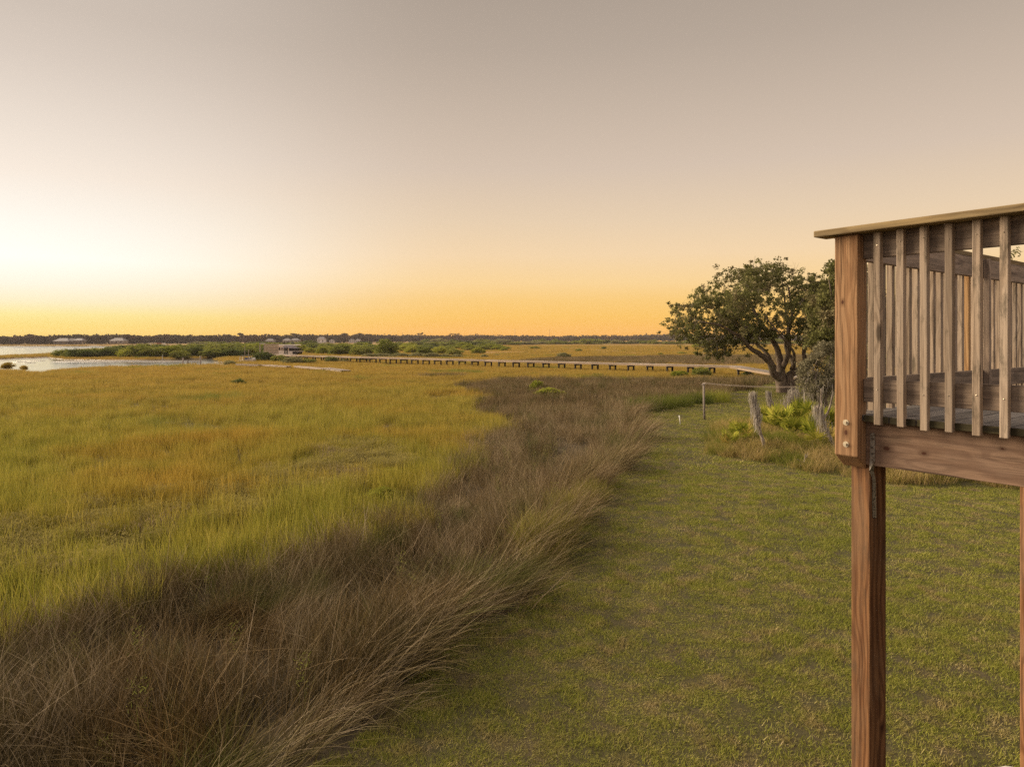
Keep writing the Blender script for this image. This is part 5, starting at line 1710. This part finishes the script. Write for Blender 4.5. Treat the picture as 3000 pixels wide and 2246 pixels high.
# ------------------------------------------------------------------ sky and sun
SUN_AZ, SUN_EL = -62.0, 24.0       # azimuth from the view direction (left negative), elevation
w = bpy.data.worlds.new('World')
scene.world = w
w.use_nodes = True
nt = w.node_tree
nt.nodes.clear()
T = NT.__new__(NT); T.t = nt
EXPO = 0.75
out = T.n('ShaderNodeOutputWorld')
sky = T.n('ShaderNodeTexSky')
sky.sky_type = 'NISHITA'
sky.sun_disc = False
sky.sun_elevation = R(SUN_EL * .1)
sky.sun_rotation = R(SUN_AZ)
sky.altitude = 5; sky.dust_density = 3.0
d = T.n('ShaderNodeTexCoord').outputs['Generated']
sx = T.n('ShaderNodeSeparateXYZ'); T.l(d, sx.inputs[0])
z = sx.outputs['Z']
L_ = lambda c, k=1.0: tuple(x * k for x in s2l(c))
zpos = lambda v: v / 1.0
right_ = [(0.0, L_((252, 180, 80))), (.011, L_((254, 185, 84))), (.034, L_((254, 199, 101))), (.058, L_((253, 206, 124))), (.083, L_((253, 215, 153))), (.123, L_((247, 216, 174))),
          (.171, L_((234, 209, 178))), (.241, L_((216, 196, 177))), (.39, L_((185, 169, 154))), (.446, L_((176, 161, 147))), (.75, L_((180, 168, 158))), (1.0, L_((190, 180, 174)))]
left_ = [(0.0, L_((251, 208, 100))), (.007, L_((252, 213, 106))), (.015, L_((253, 221, 116))), (.031, L_((254, 236, 156))), (.048, L_((255, 244, 206))), (.068, L_((255, 249, 230), 1.03)),
         (.10, L_((255, 253, 244), 1.10)), (.141, L_((255, 250, 240), 1.04)), (.20, L_((251, 238, 224))), (.328, L_((220, 206, 193))), (.378, L_((209, 195, 182))), (.60, L_((195, 183, 172))), (1.0, L_((190, 180, 174)))]
back_ = [(0.0, L_((215, 190, 176))), (.1, L_((232, 206, 190))), (.3, L_((222, 204, 192))), (1.0, L_((190, 180, 174)))]
cr, cl_, cb = T.ramp(right_, z), T.ramp(left_, z), T.ramp(back_, z)
# azimuth factor towards the afterglow
saz = R(-50)
hl = T.math('SQRT', T.math('SUBTRACT', 1.0, T.math('MULTIPLY', z, z)))
dot = T.math('ADD', T.math('MULTIPLY', sx.outputs['X'], math.sin(saz)), T.math('MULTIPLY', sx.outputs['Y'], math.cos(saz)))
ca = T.math('DIVIDE', dot, T.math('MAXIMUM', hl, 0.02))
ff = T.maprange(ca, 0.62, 1.0)
ffs = T.math('POWER', ff, 1.9)
col = T.mix(ffs, cr, cl_)
fb = T.maprange(sx.outputs['Y'], 0.25, -0.45)
col = T.mix(fb, col, cb)
# broad glow round the point where the sun has set, beyond the left edge
gd = (math.sin(R(-62)) * math.cos(R(9)), math.cos(R(-62)) * math.cos(R(9)), math.sin(R(9)))
vd = T.n('ShaderNodeVectorMath', operation='DOT_PRODUCT')
T.l(d, vd.inputs[0]); vd.inputs[1].default_value = gd
gl = T.math('POWER', T.maprange(vd.outputs['Value'], 0.90, 1.0, smooth=False), 2.0)
col = T.mix(T.math('MULTIPLY', gl, 0.55), col, (1.9, 1.55, 1.1), 'ADD')
bg1 = T.n('ShaderNodeBackground'); bg1.inputs[1].default_value = 1.03 / 2 ** EXPO
T.l(col, bg1.inputs[0])
bg2 = T.n('ShaderNodeBackground'); bg2.inputs[1].default_value = 0.05
T.l(sky.outputs[0], bg2.inputs[0])
mx = T.n('ShaderNodeMixShader'); mx.inputs[0].default_value = 0.06
T.l(bg1.outputs[0], mx.inputs[1]); T.l(bg2.outputs[0], mx.inputs[2])
T.l(mx.outputs[0], out.inputs[0])

sun = bpy.data.lights.new('sun', 'SUN')
sun.energy = 4.3
sun.angle = R(50)
sun.color = (1.0, 0.80, 0.56)
so = bpy.data.objects.new('sun', sun)
COL.objects.link(so)
to = Vector((math.sin(R(SUN_AZ)) * math.cos(R(SUN_EL)), math.cos(R(SUN_AZ)) * math.cos(R(SUN_EL)), math.sin(R(SUN_EL))))
so.rotation_euler = to.to_track_quat('Z', 'Y').to_euler()
so.location = to * 60

# ------------------------------------------------------------------ camera
cam = bpy.data.cameras.new('camera')
cam.sensor_width = 36
cam.lens = 36 * F / 3000.0
cam.shift_y = -((1123.0 - HY) / 3000.0)
cam.clip_start = 0.1
cam.clip_end = 6000
co_ = bpy.data.objects.new('camera', cam)
COL.objects.link(co_)
co_.location = (0, 0, H)
co_.rotation_euler = (R(90), 0, 0)
scene.camera = co_

scene.view_settings.view_transform = 'Standard'
scene.view_settings.look = 'None'
scene.view_settings.exposure = EXPO
scene.view_settings.gamma = 1.0
scene.cycles.use_denoising = False
scene.cycles.volume_bounces = 1
scene.cycles.max_bounces = 6
scene.cycles.transmission_bounces = 4
scene.cycles.diffuse_bounces = 3
